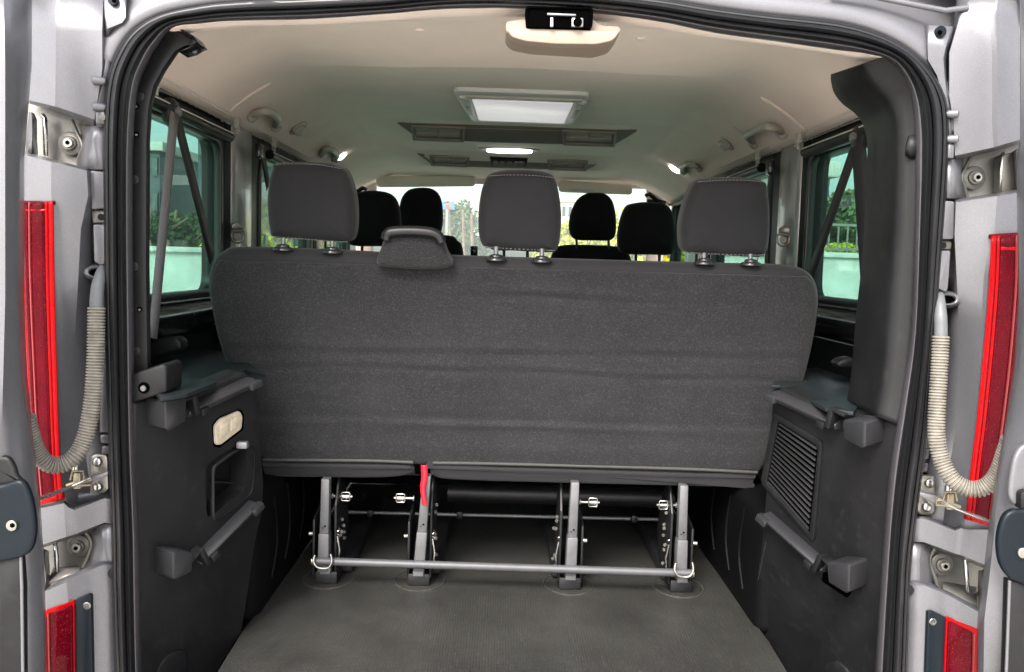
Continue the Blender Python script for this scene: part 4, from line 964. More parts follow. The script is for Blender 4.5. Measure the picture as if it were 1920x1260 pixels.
tr, _, _ = tail_lamp([(1858, 443), (1855, 520), (1849, 600), (1840, 700), (1830, 800), (1820, 880), (1814, 940), (1810, 972)], [(1919, 440), (1919, 520), (1914, 600), (1905, 700), (1892, 800), (1880, 880), (1872, 940), (1866, 988)], -.008, 'r', mirror=True)
edges(tr, 0, 0, [(1857, 439), (1920, 435)], [(1857, 448), (1920, 446)], 'redmid')
edges(tr, 0, 0, [(1876, 462), (1918, 462)], [(1876, 470), (1918, 470)])
edges(tr, 0, 0, [(1812, 962), (1868, 976)], [(1810, 974), (1866, 990)])
conduit(1, (1782, 562, 0), [(1762, 553, .02), (1762, 565, .0), (1763, 590, -.012), (1764, 612, -.016), (1764, 634, -.018)], [(1764, 630, -.018), (1761, 690, -.022), (1757, 760, -.028), (1756, 815, -.034), (1765, 862, -.042), (1785, 898, -.055), (1812, 915, -.065), (1842, 915, -.075), (1868, 893, -.085), (1885, 850, -.10), (1894, 820, -.11)], 0)
check([(1722, 896), (1730, 892), (1750, 892), (1755, 898), (1754, 960), (1747, 966), (1724, 966), (1720, 958)], (1741, 905), (1736, 950), [(1722, 922), (1722, 929), (1755, 946), (1790, 948), (1788, 940), (1765, 932)], (1778, 943), [(1765, 940, -.024), (1795, 955, -.026), (1872, 984, -.10)], 1)
soft('lower_band', [
    [(1712, 972, .012), (1730, 970, .004), (1736, 971, .004), (1790, 992, -.0), (1800, 988, -.002), (1812, 990, -.004), (1866, 990, .0), (1880, 986, .05)],
    [(1712, 976, .004), (1730, 974, -.004), (1736, 975, -.006), (1790, 996, -.010), (1802, 992, -.014), (1812, 994, -.016), (1865, 994, -.012), (1880, 990, .03)],
    [(1708, 1014, .008), (1728, 1014, .0), (1734, 1015, -.002), (1785, 1034, -.006), (1798, 1038, -.010), (1804, 1040, -.014), (1857, 1062, -.010), (1872, 1064, .03)],
    [(1708, 1018, .04), (1728, 1018, .04), (1734, 1020, .04), (1785, 1040, .04), (1798, 1044, .04), (1804, 1046, .04), (1855, 1068, .04), (1872, 1070, .06)]], M['silver'], th=.004)
hr4 = recess(1, 0, 0, 0, 0, (1763, 1056), [(1810, 1048, .045), (1812, 1080, .035), (1814, 1108, .03), (1824, 1116, .03), (1836, 1112, .035)], [(1752, 1028, .05), (1742, 1052, .05), (1750, 1076, .05), (1758, 1100, .05)])
soft('recess_wall', [[(1706, 1016, .014), (1724, 1018, .014), (1738, 1022, .03), (1746, 1026, .06)], [(1703, 1050, .012), (1722, 1052, .012), (1736, 1054, .03), (1744, 1056, .065)], [(1702, 1084, .014), (1722, 1086, .014), (1738, 1092, .03), (1752, 1096, .06)], [(1702, 1094, .012), (1722, 1096, .014), (1740, 1100, .02), (1760, 1106, .04)]], M['silver'], hr4)
soft('recess_ledge', [[(1768, 1092, .06), (1830, 1102, .06)], [(1768, 1108, .0), (1832, 1134, .0)], [(1768, 1112, .0), (1832, 1138, .0)]], M['recess_silver'], hr4, th=.004)
soft('inner_box', [[(1838, 1070, .05), (1844, 1068, .0), (1850, 1066, .02)], [(1836, 1110, .04), (1842, 1108, -.006), (1848, 1106, .02)], [(1838, 1150, .04), (1844, 1148, -.006), (1850, 1146, .02)]], M['silver'], hr4)
soft('lower_side_panel', [
    [(1700, 1092, .012), (1732, 1094, .004), (1760, 1104, .0), (1782, 1114, -.002), (1790, 1118, -.004), (1838, 1144, .0), (1850, 1150, .02)],
    [(1700, 1098, .010), (1732, 1099, -.004), (1760, 1110, -.008), (1782, 1120, -.012), (1790, 1124, -.016), (1836, 1150, -.012), (1850, 1156, .02)],
    [(1698, 1160, .010), (1730, 1150, -.004), (1764, 1150, -.008), (1784, 1158, -.012), (1792, 1162, -.016), (1838, 1190, -.012), (1850, 1190, .02)],
    [(1694, 1290, .010), (1724, 1290, -.004), (1764, 1290, -.008), (1784, 1290, -.012), (1792, 1290, -.016), (1838, 1290, -.012), (1850, 1290, .02)],
    [(1690, 1420, .010), (1720, 1420, -.004), (1764, 1420, -.008), (1784, 1420, -.012), (1792, 1420, -.016), (1838, 1420, -.012), (1850, 1420, .02)]], M['silver'])
lr_ = plateY('reflector', [(1775, 1158), (1780, 1158), (1838, 1182), (1840, 1190), (1840, 1420), (1764, 1420)], -.020, .012, M['redlite'], van, bevel=.002)
plateY('reflector_lens', [(1779, 1168), (1784, 1166), (1824, 1186), (1822, 1420), (1769, 1420)], -.024, .008, M['redmid'], lr_, bevel=.002)
plateY('reflector_rib', [(1826, 1188), (1829, 1189), (1822, 1420), (1819, 1420)], -.027, .006, M['pinkline'], lr_, bevel=.001)
bp = plateY('reflector_bracket', [(1740, 1148), (1748, 1146), (1774, 1158), (1763, 1420), (1730, 1420)], -.018, .010, M['blue'], van, bevel=.002)
disc('bracket_screw', A(1748, 1165, -.019), (0, -1, 0), .0065, .004, M['chrome'], bp)
disc('frame_plug', A(1702, 1105, .004), (0, -1, 0), .0095, .006, M['rubber'], uf)
# roof gutter bits top right
tube('roof_gutter', [A(1560, -14, -.0), A(1640, -6, .0), (A(1730, 12, .0)), A(1772, 20, .0), A(1815, 14, .0)], .005, M['silver'], uf)
# ---------- RIGHT DOOR
rd = door('rear_door', 'right rear door swung open, silver with dark inner pad at the picture edge')
dsheet('door_shell', [
    [(1919, -40, -.10), (1922, -40, -.15), (1935, -40, -.175), (1950, -40, -.20), (2050, -40, -.30)],
    [(1919, 260, -.10), (1922, 260, -.15), (1935, 260, -.175), (1950, 260, -.20), (2050, 260, -.30)],
    [(1912, 300, -.10), (1915, 300, -.15), (1930, 300, -.175), (1950, 300, -.20), (2050, 300, -.30)],
    [(1914, 420, -.10), (1917, 420, -.15), (1930, 420, -.175), (1950, 420, -.20), (2050, 420, -.30)],
    [(1915, 560, -.10), (1918, 560, -.15), (1930, 560, -.175), (1950, 560, -.20), (2050, 560, -.30)],
    [(1908, 680, -.10), (1911, 680, -.15), (1924, 680, -.175), (1945, 680, -.20), (2050, 680, -.30)],
    [(1893, 780, -.10), (1896, 780, -.15), (1910, 780, -.175), (1935, 780, -.20), (2050, 780, -.30)],
    [(1879, 860, -.10), (1882, 860, -.15), (1890, 860, -.175), (1915, 860, -.19), (2050, 860, -.30)],
    [(1863, 960, -.10), (1866, 960, -.15), (1873, 960, -.175), (1910, 960, -.19), (2050, 960, -.30)],
    [(1852, 1060, -.10), (1855, 1060, -.15), (1862, 1060, -.175), (1900, 1060, -.19), (2050, 1060, -.30)],
    [(1839, 1160, -.10), (1842, 1160, -.15), (1850, 1160, -.175), (1900, 1160, -.19), (2050, 1160, -.30)],
    [(1834, 1420, -.10), (1838, 1420, -.15), (1846, 1420, -.175), (1900, 1420, -.19), (2050, 1420, -.30)]], M['silver'], rd)
cushion('door_pad', cr([A(x, y, -.235) for x, y in ((1990, 952), (1920, 956), (1902, 956), (1886, 966), (1876, 990), (1872, 1020), (1876, 1055), (1890, 1080), (1912, 1094), (1990, 1112))], 4, True), (0, -1, 0), .006, .014, M['blue'], rd)
disc('pad_screw', A(1917, 1036, -.236), (0, -1, 0), .008, .004, M['zinc'], rd)
plateY('door_trim', [(1893, 1088), (1990, 1108), (1990, 1420), (1884, 1420), (1888, 1260)], -.225, .02, M['black'], rd, bevel=.003)
tube('trim_bead', [A(1893, 1088, -.225), A(1889, 1200, -.225), A(1885, 1300, -.225), A(1882, 1420, -.225)], .0025, M['silver'], rd)
cushion('door_pull', cr([A(x, y, -.215) for x, y in ((1990, 820), (1930, 830), (1906, 850), (1896, 890), (1893, 925), (1898, 942), (1912, 948), (1990, 946))], 4, True), (0, -1, 0), .005, .012, M['silver'], rd)
plateY('door_grip', [(1914, 925), (1922, 920), (1990, 920), (1990, 958), (1914, 956)], -.228, .02, M['black'], rd, bevel=.004)

# ================================================================ REAR BENCH SEAT
bench = empty('rear_bench_seat', (0, .7, 0), 'rear bench seat with grey carpeted back, three headrests and four steel legs', 'bench seat')
BP = Plane(Vector((0, .47, .82)), Vector((1, .47, .82)), Vector((0, .60, .28)))
nB = BP.n
out = [(386, 545), (388, 512), (397, 485), (415, 469), (448, 462), (600, 466), (720, 472), (860, 478), (1050, 484), (1250, 490), (1430, 494), (1482, 497), (1513, 505), (1532, 524), (1540, 556), (1537, 600), (1526, 660), (1506, 735), (1478, 800), (1445, 850), (1422, 885), (1380, 890), (1000, 878), (600, 865), (492, 864), (474, 828), (445, 750), (412, 655), (396, 595)]
cushion('backrest', cr([BP(x, y) for x, y in out], 5, True), Vector((0, -1, 0)), .028, .11, M['cloth'], bench)
# carpeted back panel with soft horizontal wrinkles
Lc = cr([(412, 488, 0), (399, 512, 0), (395, 545, 0), (402, 595, 0), (417, 655, 0), (449, 750, 0), (478, 828, 0), (494, 862, 0)], 22)
Rc = cr([(1512, 519, 0), (1526, 535, 0), (1532, 560, 0), (1529, 602, 0), (1518, 662, 0), (1498, 737, 0), (1470, 803, 0), (1424, 884, 0)], 22)
rows = []; NU = 180; NV = len(Lc)
def ridge(y, c, w_): return math.exp(-((y-c)/w_)**2)
for k in range(NV):
    r = []
    for j in range(NU+1):
        u = j/NU; q = Lc[k].lerp(Rc[k], u); x, y = q.x, q.y-.02*(q.x-960)
        wv = 5*math.sin(x*.005+1)+2*math.sin(x*.017)
        d = 0
        d += .0055*ridge(y, 690+wv, 5)*(.4+.6*noise.noise(Vector((x*.004, 3, 0))))
        d -= .0030*ridge(y, 700+wv, 6)
        d += .0060*ridge(y, 800+wv*.5, 6)*(.7+.3*math.sin(x*.008))
        d -= .0030*ridge(y, 788+wv*.5, 9)
        d += .0035*ridge(y, 652-wv*.5, 8)*(1 if x < 960 else .5)
        d -= .0030*ridge(y, 664-wv*.5, 8)
        d += .0045*ridge(y, 548+wv, 9)*ridge(x, 1060, 150)
        d -= .0060*ridge(y, 558+wv, 8)*ridge(x, 1060, 170)
        d += .0040*ridge(y, 845, 14)
        d += .007*noise.noise(Vector((x*.004, y*.006, 1)))+.0016*noise.noise(Vector((x*.018, y*.04, 5)))
        d -= .0035*ridge(x, 856, 3)*ridge(y, 600, 120)     # stitched seam
        d *= .45+.95*abs(noise.noise(Vector((x*.0035, y*.006, 9))))**.6
        e = min(u/.02, (1-u)/.02, k/5, (NV-1-k)/3, 1); e = math.sin(max(e, 0)*math.pi/2)
        r.append(BP(q.x, q.y, .001+.008*e+max(d, -.006)*e))
    rows.append(r)
sheet('carpet_back_panel', rows, M['felt'], bench, th=.003, smooth=180)
# hem rolls along the lower edge
def ypt(pts, off): return cr([BP(x, y, off) for x, y in pts], 8)
tube('hem_piping', ypt([(494, 862), (600, 863), (700, 864), (775, 867)], .012), .0042, M['hem'], bench, seg=8)
tube('hem_piping', ypt([(812, 868), (900, 869), (1100, 874), (1300, 880), (1420, 886)], .012), .0042, M['hem'], bench, seg=8)
cushion('lower_bolster', cr([BP(x, y, .012) for x, y in ((492, 872), (500, 867), (620, 868), (750, 870), (772, 873), (776, 882), (766, 890), (720, 896), (600, 896), (510, 894), (494, 888))], 5, True), Vector((0, -1, 0)), .010, .07, M['cloth'], bench)
cushion('lower_bolster', cr([BP(x, y, .012) for x, y in ((806, 874), (816, 871), (1000, 876), (1250, 884), (1404, 889), (1415, 894), (1413, 907), (1398, 914), (1200, 910), (1000, 905), (850, 900), (812, 892))], 5, True), Vector((0, -1, 0)), .010, .07, M['cloth'], bench)
# release handle under its carpet hood
cushion('handle_hood', cr([BP(x, y, .045) for x, y in ((706, 498), (712, 470), (722, 446), (740, 440), (775, 440), (810, 444), (828, 454), (838, 478), (848, 500), (820, 507), (775, 507), (735, 504))], 5, True), nB, .014, .06, M['felt'], bench, bulge=.003)
tube('release_handle', cr([BP(x, y, .050) for x, y in ((723, 449), (727, 438), (740, 434), (775, 433), (808, 436), (822, 443), (828, 455))], 6), [.009]+[.0115]*35+[.009], M['rubber'], bench, seg=14)

HN = Vector((0, -1, .05)).normalized()
def headrest(parent, outl, Y, T, m, stitch=None, posts=None, lean=.10, rim=.03, bulge=.006):
    cz = sum(p[1] for p in outl)/len(outl); cx = sum(p[0] for p in outl)/len(outl)
    c0 = A(cx, cz, Y); Pn = Plane(c0, c0+Vector((1, 0, 0)), c0+Vector((0, lean, -1)))
    o = cushion('headrest', cr([Pn(*p) for p in outl], 4, True), Pn.n, rim, T, m, parent, bulge=bulge)
    if stitch:
        bm = bmesh.new()
        for line in stitch:
            q = cr([Pn(x, y, .0) for x, y in line], 12)
            L = sum(((b-a).length for a, b in zip(q, q[1:]))); n = int(L/.0066)
            for i in range(n):
                t = (i+.5)/n*(len(q)-1); k = int(t); p = q[k].lerp(q[min(k+1, len(q)-1)], t-k)
                d = (q[min(k+1, len(q)-1)]-q[k]).normalized(); edge = min(i, n-1-i)/n
                back = .004 if edge > .12 else .004+.012*(1-edge/.12)
                pp = p-Pn.n*(back-.006)
                rot = Matrix((d, Pn.n, d.cross(Pn.n))).transposed(); b_box(bm, pp, (.0042, .005, .0012), rot)
        mkb('stitching', bm, M['thread'], o, bevel=0, kind='stuff')
    if posts:
        for (x, y0, y1, r) in posts:
            p0, p1 = A(x, y0, .478 if stitch else Y+T*.5), A(x, y1, .478 if stitch else Y+T*.5)
            tube('headrest_post', [p0, p1], r*.9, M['steel'] if stitch else M['under'], o, seg=10)
            if stitch:
                g = p1+Vector((0, -.004, -.002)); bm = bmesh.new()
                for rr_, z0, h in ((.022, -.004, .008), (.014, .004, .006)):
                    rings = [[g+Vector((rr_*1.05*k_*math.cos(t), rr_*.9*k_*math.sin(t), zz)) for t in np.linspace(0, 2*math.pi, 20, endpoint=False)] for k_, zz in ((1, z0), (1, z0+h*.6), (.8, z0+h), (.3, z0+h+.001))]
                    b_grid(bm, rings, True)
                mkb('post_guide', bm, M['guide'], o, smooth=80)
    return o
H1 = [(512, 306), (560, 303), (608, 306), (638, 314), (651, 332), (661, 368), (664, 404), (662, 437), (654, 454), (632, 456), (584, 452), (536, 449), (507, 446), (500, 430), (496, 380), (499, 344), (505, 320)]
H2 = [(917, 327), (940, 320), (980, 318), (1016, 321), (1039, 331), (1049, 361), (1054, 404), (1052, 442), (1047, 466), (1036, 475), (980, 473), (920, 468), (904, 461), (897, 440), (896, 404), (901, 363), (908, 341)]
H3 = [(1311, 339), (1346, 334), (1392, 333), (1438, 340), (1446, 368), (1449, 416), (1447, 452), (1441, 476), (1428, 484), (1368, 481), (1308, 478), (1289, 473), (1282, 464), (1280, 428), (1286, 394), (1297, 361)]
headrest(bench, H1, .49, .10, M['cloth'], [[(514, 308), (560, 307), (600, 309), (638, 316)], [(509, 444), (560, 447), (610, 451), (650, 454)]], [(531, 446, 465, .006), (623, 452, 470, .006)])
headrest(bench, H2, .49, .10, M['cloth'], [[(917, 330), (950, 328), (1000, 329), (1039, 333)], [(905, 462), (940, 465), (1000, 468), (1040, 470)]], [(930, 462, 484, .006), (1016, 466, 487, .006)])
headrest(bench, H3, .49, .10, M['cloth'], [[(1311, 341), (1350, 338), (1400, 338), (1438, 342)], [(1296, 474), (1340, 476), (1400, 478), (1436, 478)]], [(1320, 474, 491, .006), (1407, 476, 493, .006)])
# cushion and its dark underside
box('seat_cushion', (0, .86, .38), (1.22, .44, .14), M['cloth2'], bench, bevel=.03, seg=4)
box('seat_pan', (0, .90, .275), (1.06, .40, .05), M['under'], bench, bevel=.005)
for x in (-.44, -.215, .16, .44): 
    box('seat_rail', (x+.02*(1 if x < 0 else -1), .98, .022), (.055, .62, .034), M['under'], bench, bevel=.006)
# legs
LEGS = [(612, 896, 608, 1068, 612, 1092), (801, 890, 786, 1068, 785, 1096), (1078, 902, 1069, 1076, 1068, 1102), (1281, 908, 1275, 1080, 1276, 1106)]
for i, (xt, yt, xb, yb, xf, yf) in enumerate(LEGS):
    t_, b_ = A(xt, yt, .565), A(xb, yb, .60)
    d = (b_-t_)
    def bar(nm, p, q, wx, wy, m, par, wx2=None):
        wx2 = wx2 or wx
        bm = bmesh.new(); V = []
        for pt, ww in ((p, wx), (q, wx2)):
            for sx, sy in ((-1, -1), (1, -1), (1, 1), (-1, 1)): V.append(pt+Vector((sx*ww/2, sy*wy/2, 0)))
        addf(bm, V, [(0, 1, 2, 3), (7, 6, 5, 4), (0, 4, 5, 1), (1, 5, 6, 2), (2, 6, 7, 3), (3, 7, 4, 0)])
        return mkb(nm, bm, m, par, bevel=.0025)
    m_ = t_.lerp(b_, .58)
    leg = bar('leg', t_, m_, .0195, .03, M['steel'], bench, .022)
    bar('leg_sleeve', m_+Vector((0, -.002, 0)), b_, .025, .036, M['steel'], leg, .027)
    for a, h in ((.50, .010), (.50, .004)):
        disc('leg_slot', t_.lerp(b_, a+ (.0 if h > .005 else .02))+Vector((.002 if h > .005 else -.004, -.0152 - .0, 0)), (0, -1, 0), .0025 if h > .005 else .0015, .001, M['hole'], leg, seg=8)
    f = A(xf, yf, .605); f.z = 0
    box('foot_block', f+Vector((0, .03, .016)), (.054, .075, .030), M['under'], leg, bevel=.003)
    box('foot_stub', Vector((f.x, f.y+.004, .042)), (.026, .05, .026), M['steel'], leg, bevel=.002)
    # hinge mechanism in the dark behind
    sgn = 1 if i in (0, 1) else -1
    if i == 1: sgn = 1
    mech = plate('leg_bracket', [Vector((b_.x+sgn*.024, .62+a, c)) for a, c in ((-.02, .02), (.10, .02), (.16, .10), (.10, .22), (.02, .27), (-.03, .20))], (sgn*.006, 0, 0), M['under'], leg, bevel=.002)
    plate('leg_bracket', [Vector((b_.x-sgn*.024, .62+a, c)) for a, c in ((-.02, .02), (.10, .02), (.14, .10), (.08, .18), (-.02, .16))], (-sgn*.006, 0, 0), M['under'], leg, bevel=.002)
    rs = random.Random(i)
    for k in range(7):
        p = Vector((b_.x+sgn*(.031+.008*rs.random()), .60+.06*rs.random(), .05+.16*rs.random()))
        disc('bracket_rivet', p, (sgn*.6, -.8, 0), .0045, .004, M['zinc'], leg, seg=10)
    tube('return_spring', [Vector((b_.x+sgn*.030, .605, .10))+Vector((.005*math.cos(t), .004*math.sin(t), .0028*t)) for t in np.linspace(0, 14, 60)], .0014, M['chrome'], leg, seg=5)
    tube('release_link', [Vector((b_.x+sgn*.034, .60, .05)), Vector((b_.x+sgn*.037, .60, .085)), Vector((b_.x+sgn*.031, .60, .12))], .0022, M['chrome'], leg, seg=6)
    p = Vector((b_.x-sgn*.030, .60, .125)); disc('side_bolt', p, (-sgn, -.3, 0), .005, .009, M['zinc'], leg, seg=10)
    # moulded ring in the floor round each foot
    bm = bmesh.new()
    c = Vector((f.x, f.y+.035, .0005))
    b_tube(bm, [c+Vector((.062*math.cos(t), .078*math.sin(t), 0)) for t in np.linspace(0, 2*math.pi, 40, endpoint=False)], .0022, 6, closed=True)
    mkb('floor_ring', bm, M['floor'], floor)
# the cross bar with U clips
barA, barB = A(592, 1052, .575), A(1298, 1075, .575)
tube('cross_bar', [barA, barB], .0098, M['barpaint'], bench, seg=20)
for p in (barA, barB): disc('bar_end', p+Vector((-.004 if p is barA else -.002, 0, 0)), ((-1 if p is barA else 1), 0, 0), .0105, .006, M['zinc'], bench)
for xs in ((588, 622, 1047, 1062), (1265, 1300, 1062, 1078)):
    a, b, y0, y1 = xs
    tube('bar_clip', cr([A(a+2, y0-6, .56), A(a, y0+6, .555), A(a+6, y1+1, .552), A((a+b)/2, y1+4, .552), A(b-6, y1+2, .552), A(b, y0+6, .555), A(b-2, y0-8, .56)], 4), .0028, M['zinc'], bench, seg=8)
# far rod on the floor and dark cross tube
tube('far_rod', [A(646, 960, 1.02), A(1240, 974, 1.02)], .0055, M['steel'], bench, seg=10)
tube('cross_tube', [A(840, 922, 1.0), A(1262, 934, 1.0)], .028, M['under'], bench, seg=18)
for px, py in ((694, 962), (862, 965), (1048, 967), (1189, 972)): box('rod_collar', A(px, py, 1.0), (.016, .02, .02), M['under'], bench, bevel=.002)
# buckle loops on pins
for px, py, sg in ((648, 931, -1), (751, 934, 1), (1112, 942, -1), (1244, 947, 1)):
    c = A(px, py, .63); h = .0105
    bk = tube('isofix_loop', [c+Vector((x*h, 0, z*h)) for x, z in ((-1, -.8), (-.8, -1), (.8, -1), (1, -.8), (1, .8), (.8, 1), (-.8, 1), (-1, .8))], 0.0016, M['chrome'], bench, seg=8, closed=True)
    tube('isofix_pin', [c+Vector((sg*-.016, .004, -.001)), c+Vector((sg*.032, .004, -.001))], .0035, M['zinc'], bk, seg=8)
    tube('isofix_roller', [c+Vector((-.008, .003, -.001)), c+Vector((.008, .003, -.001))], .0062, M['chrome'], bk, seg=12)
    disc('pin_end', c+Vector((sg*.030, .004, -.001)), (sg, 0, 0), .007, .004, M['steel'], bk, seg=12)
# release strap
rs_ = cr([A(795, 872, .545), A(796, 895, .543), A(793, 915, .542), A(794, 930, .540), A(797, 948, .538)], 6)
rows = []
for i, p in enumerate(rs_):
    t = i/(len(rs_)-1); wd = .0075 if t < .45 else .0065-.002*(t-.45)
    rows.append([p+Vector((-wd, .001, 0)), p+Vector((0, -.001, 0)), p+Vector((wd, .001, 0))])
sheet('pull_strap', rows, M['redstrap'], bench, th=.002)
plate('strap_slot', [BP(x, y, .002) for x, y in ((774, 862), (812, 864), (806, 892), (778, 890))], -nB*.06, M['hole'], bench, bevel=.003)

# ================================================================ SECOND ROW
row2 = empty('middle_bench_seat', (0, 1.75, 0), 'dark middle-row bench seat behind the rear bench, its black headrests in shadow', 'bench seat')
G1 = [(654, 370), (670, 361), (694, 358), (722, 362), (738, 373), (746, 394), (749, 425), (748, 452), (740, 462), (700, 463), (656, 461), (648, 440), (647, 400)]
G3 = [(1176, 390), (1190, 383), (1219, 380), (1252, 385), (1264, 402), (1269, 440), (1267, 468), (1258, 479), (1220, 479), (1180, 478), (1164, 472), (1161, 447), (1166, 415)]
GC = [(x+266, y+8) for x, y in G1]
for g in (G1, GC, G3):
    cx = sum(p[0] for p in g)/len(g); yb = max(p[1] for p in g)
    headrest(row2, g, 1.62, .10, M['cloth2'], None, [(cx-22, yb-4, yb+16, .006), (cx+22, yb-4, yb+16, .006)], bulge=.01)
cushion('backrest', cr([Vector((x, 1.68, z)) for x, z in ((-.60, .30), (-.62, .6), (-.60, .765), (-.54, .79), (0, .795), (.56, .79), (.62, .765), (.64, .6), (.62, .30), (0, .28))], 5, True), Vector((0, -1, 0)), .04, .12, M['cloth2'], row2)
box('seat_cushion', (0, 2.0, .36), (1.2, .5, .14), M['cloth2'], row2, bevel=.03, seg=4)
for x in (-.42, .42): box('seat_support', (x, 1.95, .15), (.05, .4, .28), M['under'], row2, bevel=.005)
# ================================================================ FRONT SEATS
def front(outl, sh, lab, Y=2.45):
    c = sum((A(x, y, Y) for x, y in outl), Vector())/len(outl)
    s = empty('front_seat', (c.x, Y+.2, 0), lab, 'seat', 'front seats seen past the headrests')
    yb = max(p[1] for p in outl); cx = sum(p[0] for p in outl)/len(outl)
    headrest(s, outl, Y, .09, M['cloth2'], None, [(cx-30, yb-6, yb+14, .006), (cx+30, yb-6, yb+14, .006)], bulge=.015)
    cushion('backrest', cr([A(x, y, Y+.04) for x, y in sh], 5, True), Vector((0, -1, 0)), .04, .13, M['cloth2'], s)
    box('seat_cushion', (c.x, Y+.35, .36), (.48, .5, .14), M['cloth2'], s, bevel=.04, seg=4)
    box('seat_base', (c.x, Y+.35, .14), (.4, .4, .28), M['under'], s, bevel=.02)
front([(747, 400), (750, 376), (760, 360), (776, 353), (803, 353), (819, 362), (827, 380), (829, 406), (827, 430), (818, 440), (758, 438), (749, 425)], [(700, 640), (712, 500), (722, 455), (740, 443), (800, 441), (842, 441), (856, 450), (868, 480), (872, 640)], 'black front seat on the left, its headrest rounded and dark')
front([(1068, 428), (1071, 402), (1083, 376), (1100, 364), (1112, 362), (1134, 363), (1149, 376), (1156, 404), (1156, 438), (1146, 451), (1115, 452), (1084, 451), (1072, 444)], [(1028, 640), (1032, 500), (1042, 468), (1058, 459), (1115, 459), (1168, 463), (1182, 476), (1190, 520), (1192, 640)], 'black front seat on the right, against the yellow foliage')

# ================================================================ OUTSIDE
GZ = -.55
def gmat(name, c1, c2, sc, rough=.9, sc2=1.2):
    m = bpy.data.materials.new(name); m.use_nodes = True; t = m.node_tree; N = t.nodes; b = N['Principled BSDF']; b.inputs['Roughness'].default_value = rough
    tc = N.new('ShaderNodeTexCoord'); n = N.new('ShaderNodeTexNoise'); n.inputs['Scale'].default_value = sc; n.inputs['Detail'].default_value = 8
    r = N.new('ShaderNodeValToRGB'); r.color_ramp.elements[0].color = (*c1, 1); r.color_ramp.elements[1].color = (*c2, 1); r.color_ramp.elements[0].position = .35; r.color_ramp.elements[1].position = .65
    t.links.new(tc.outputs['Object'], n.inputs['Vector']); t.links.new(n.outputs[0], r.inputs[0]); t.links.new(r.outputs[0], b.inputs['Base Color']); return m
M['pave'] = gmat('pale_concrete_ground', (.50, .47, .42), (.60, .57, .52), 1.5)
M['marble'] = gmat('pale_veined_stone', (.34, .34, .32), (.46, .46, .44), 3)
M['leafd'] = gmat('dark_leaves', (.008, .018, .007), (.05, .09, .02), 3)
M['leafy'] = gmat('yellow_green_leaves', (.30, .31, .02), (.46, .44, .03), 3)
M['leafg'] = gmat('mid_green_leaves', (.05, .085, .03), (.10, .14, .05), 3)
M['bark'] = gmat('bark', (.10, .07, .05), (.2, .13, .09), 9)
M['facade'] = gmat('dark_blue_facade', (.010, .022, .026), (.016, .032, .038), .6, .5)
M['paleb'] = gmat('pale_facade', (.45, .42, .38), (.5, .47, .44), .6)
M['glassb'] = mat('window_glass', (.03, .05, .06), .1, spec=.8)
M['signb'] = mat('blue_sign_paint', (.05, .18, .42), .5, var=.1); M['signr'] = mat('red_sign_paint', (.65, .06, .03), .5, var=.1)
bm = bmesh.new(); n = 24
addf(bm, [Vector((x, y, GZ)) for x, y in ((-400, -400), (400, -400), (400, 400), (-400, 400))], [(0, 1, 2, 3)])
g = mkb('ground', bm, M['pave'], kind='structure')
def leaves(bm, c, r, n, s, rs):
    for _ in range(n):
        while True:
            v = Vector((rs.uniform(-1, 1), rs.uniform(-1, 1), rs.uniform(-1, 1)))
            if .25 < v.length < 1: break
        k = .75+.5*noise.noise(v*2.3+c*.3)
        p = c+Vector((v.x*r[0]*k, v.y*r[1]*k, v.z*r[2]*k))
        a = Vector((rs.gauss(0, 1), rs.gauss(0, 1), rs.gauss(0, 1))).normalized(); b = a.orthogonal().normalized()*s*rs.uniform(.6, 1.3); c2 = a.cross(b).normalized()*s*.6
        vs = [bm.verts.new(p+b), bm.verts.new(p+c2), bm.verts.new(p-b), bm.verts.new(p-c2)]; bm.faces.new(vs)
def tree(px, Y, ytop, r, m, name, label, cat='tree', n=2500, s=.16, seed=1, blobs=5, group=None, th=.12):
    rs = random.Random(seed); base = A(px, 490, Y); base.z = GZ; topz = A(px, ytop, Y).z
    t = empty(name, base, label, cat, group)
    h = topz-GZ
    bm = bmesh.new(); b_tube(bm, [base, base+Vector((.05*h*.2, 0, h*.3)), base+Vector((0, 0, h*.6)), base+Vector((.1, 0, h*.85))], [th, th*.8, th*.5, th*.2], 8)
    for k in range(4):
        a = k*1.6+seed; b_tube(bm, [base+Vector((0, 0, h*(.35+.08*k))), base+Vector((math.cos(a)*r*.5, math.sin(a)*r*.5, h*(.55+.08*k)))], [th*.4, th*.12], 6)
    mkb('trunk', bm, M['bark'], t)
    bm = bmesh.new()
    for k in range(blobs):
        a = k*2.4+seed; rr_ = r*(.0 if k == 0 else .45)
        c = base+Vector((math.cos(a)*rr_, math.sin(a)*rr_, h-r*.8-(k % 3)*r*.35)); leaves(bm, c, (r*.6, r*.6, r*.55), n//blobs, s, rs)
    mkb('crown', bm, m, t, recalc=False)
    return t
# left side
def building(px0, px1, Y, ytop, m, label, floors=4, cols=6, dep=6):
    a = A(px0, ytop, Y); b = A(px1, ytop, Y); x0, x1, z1 = a.x, b.x, max(a.z, b.z)
    t = empty('building', ((x0+x1)/2, Y, GZ), label, 'building')
    box('wall', ((x0+x1)/2, Y+dep/2, (z1+GZ)/2), (x1-x0, dep, z1-GZ), m, t, bevel=.02)
    box('parapet', ((x0+x1)/2, Y+dep/2, z1+.15), (x1-x0+.3, dep+.3, .3), M['paleb'], t, bevel=.02)
    for i in range(floors):
        for j in range(cols):
            w0 = (x1-x0)/cols; hh = (z1-GZ)/floors
            c = Vector((x0+w0*(j+.5), Y-.02, GZ+hh*(i+.55))); f = box('window', c, (w0*.62, .08, hh*.55), m, t, bevel=0)
            box('pane', c+Vector((0, -.03, 0)), (w0*.54, .06, hh*.47), M['glassb'], f, bevel=0)
    return t
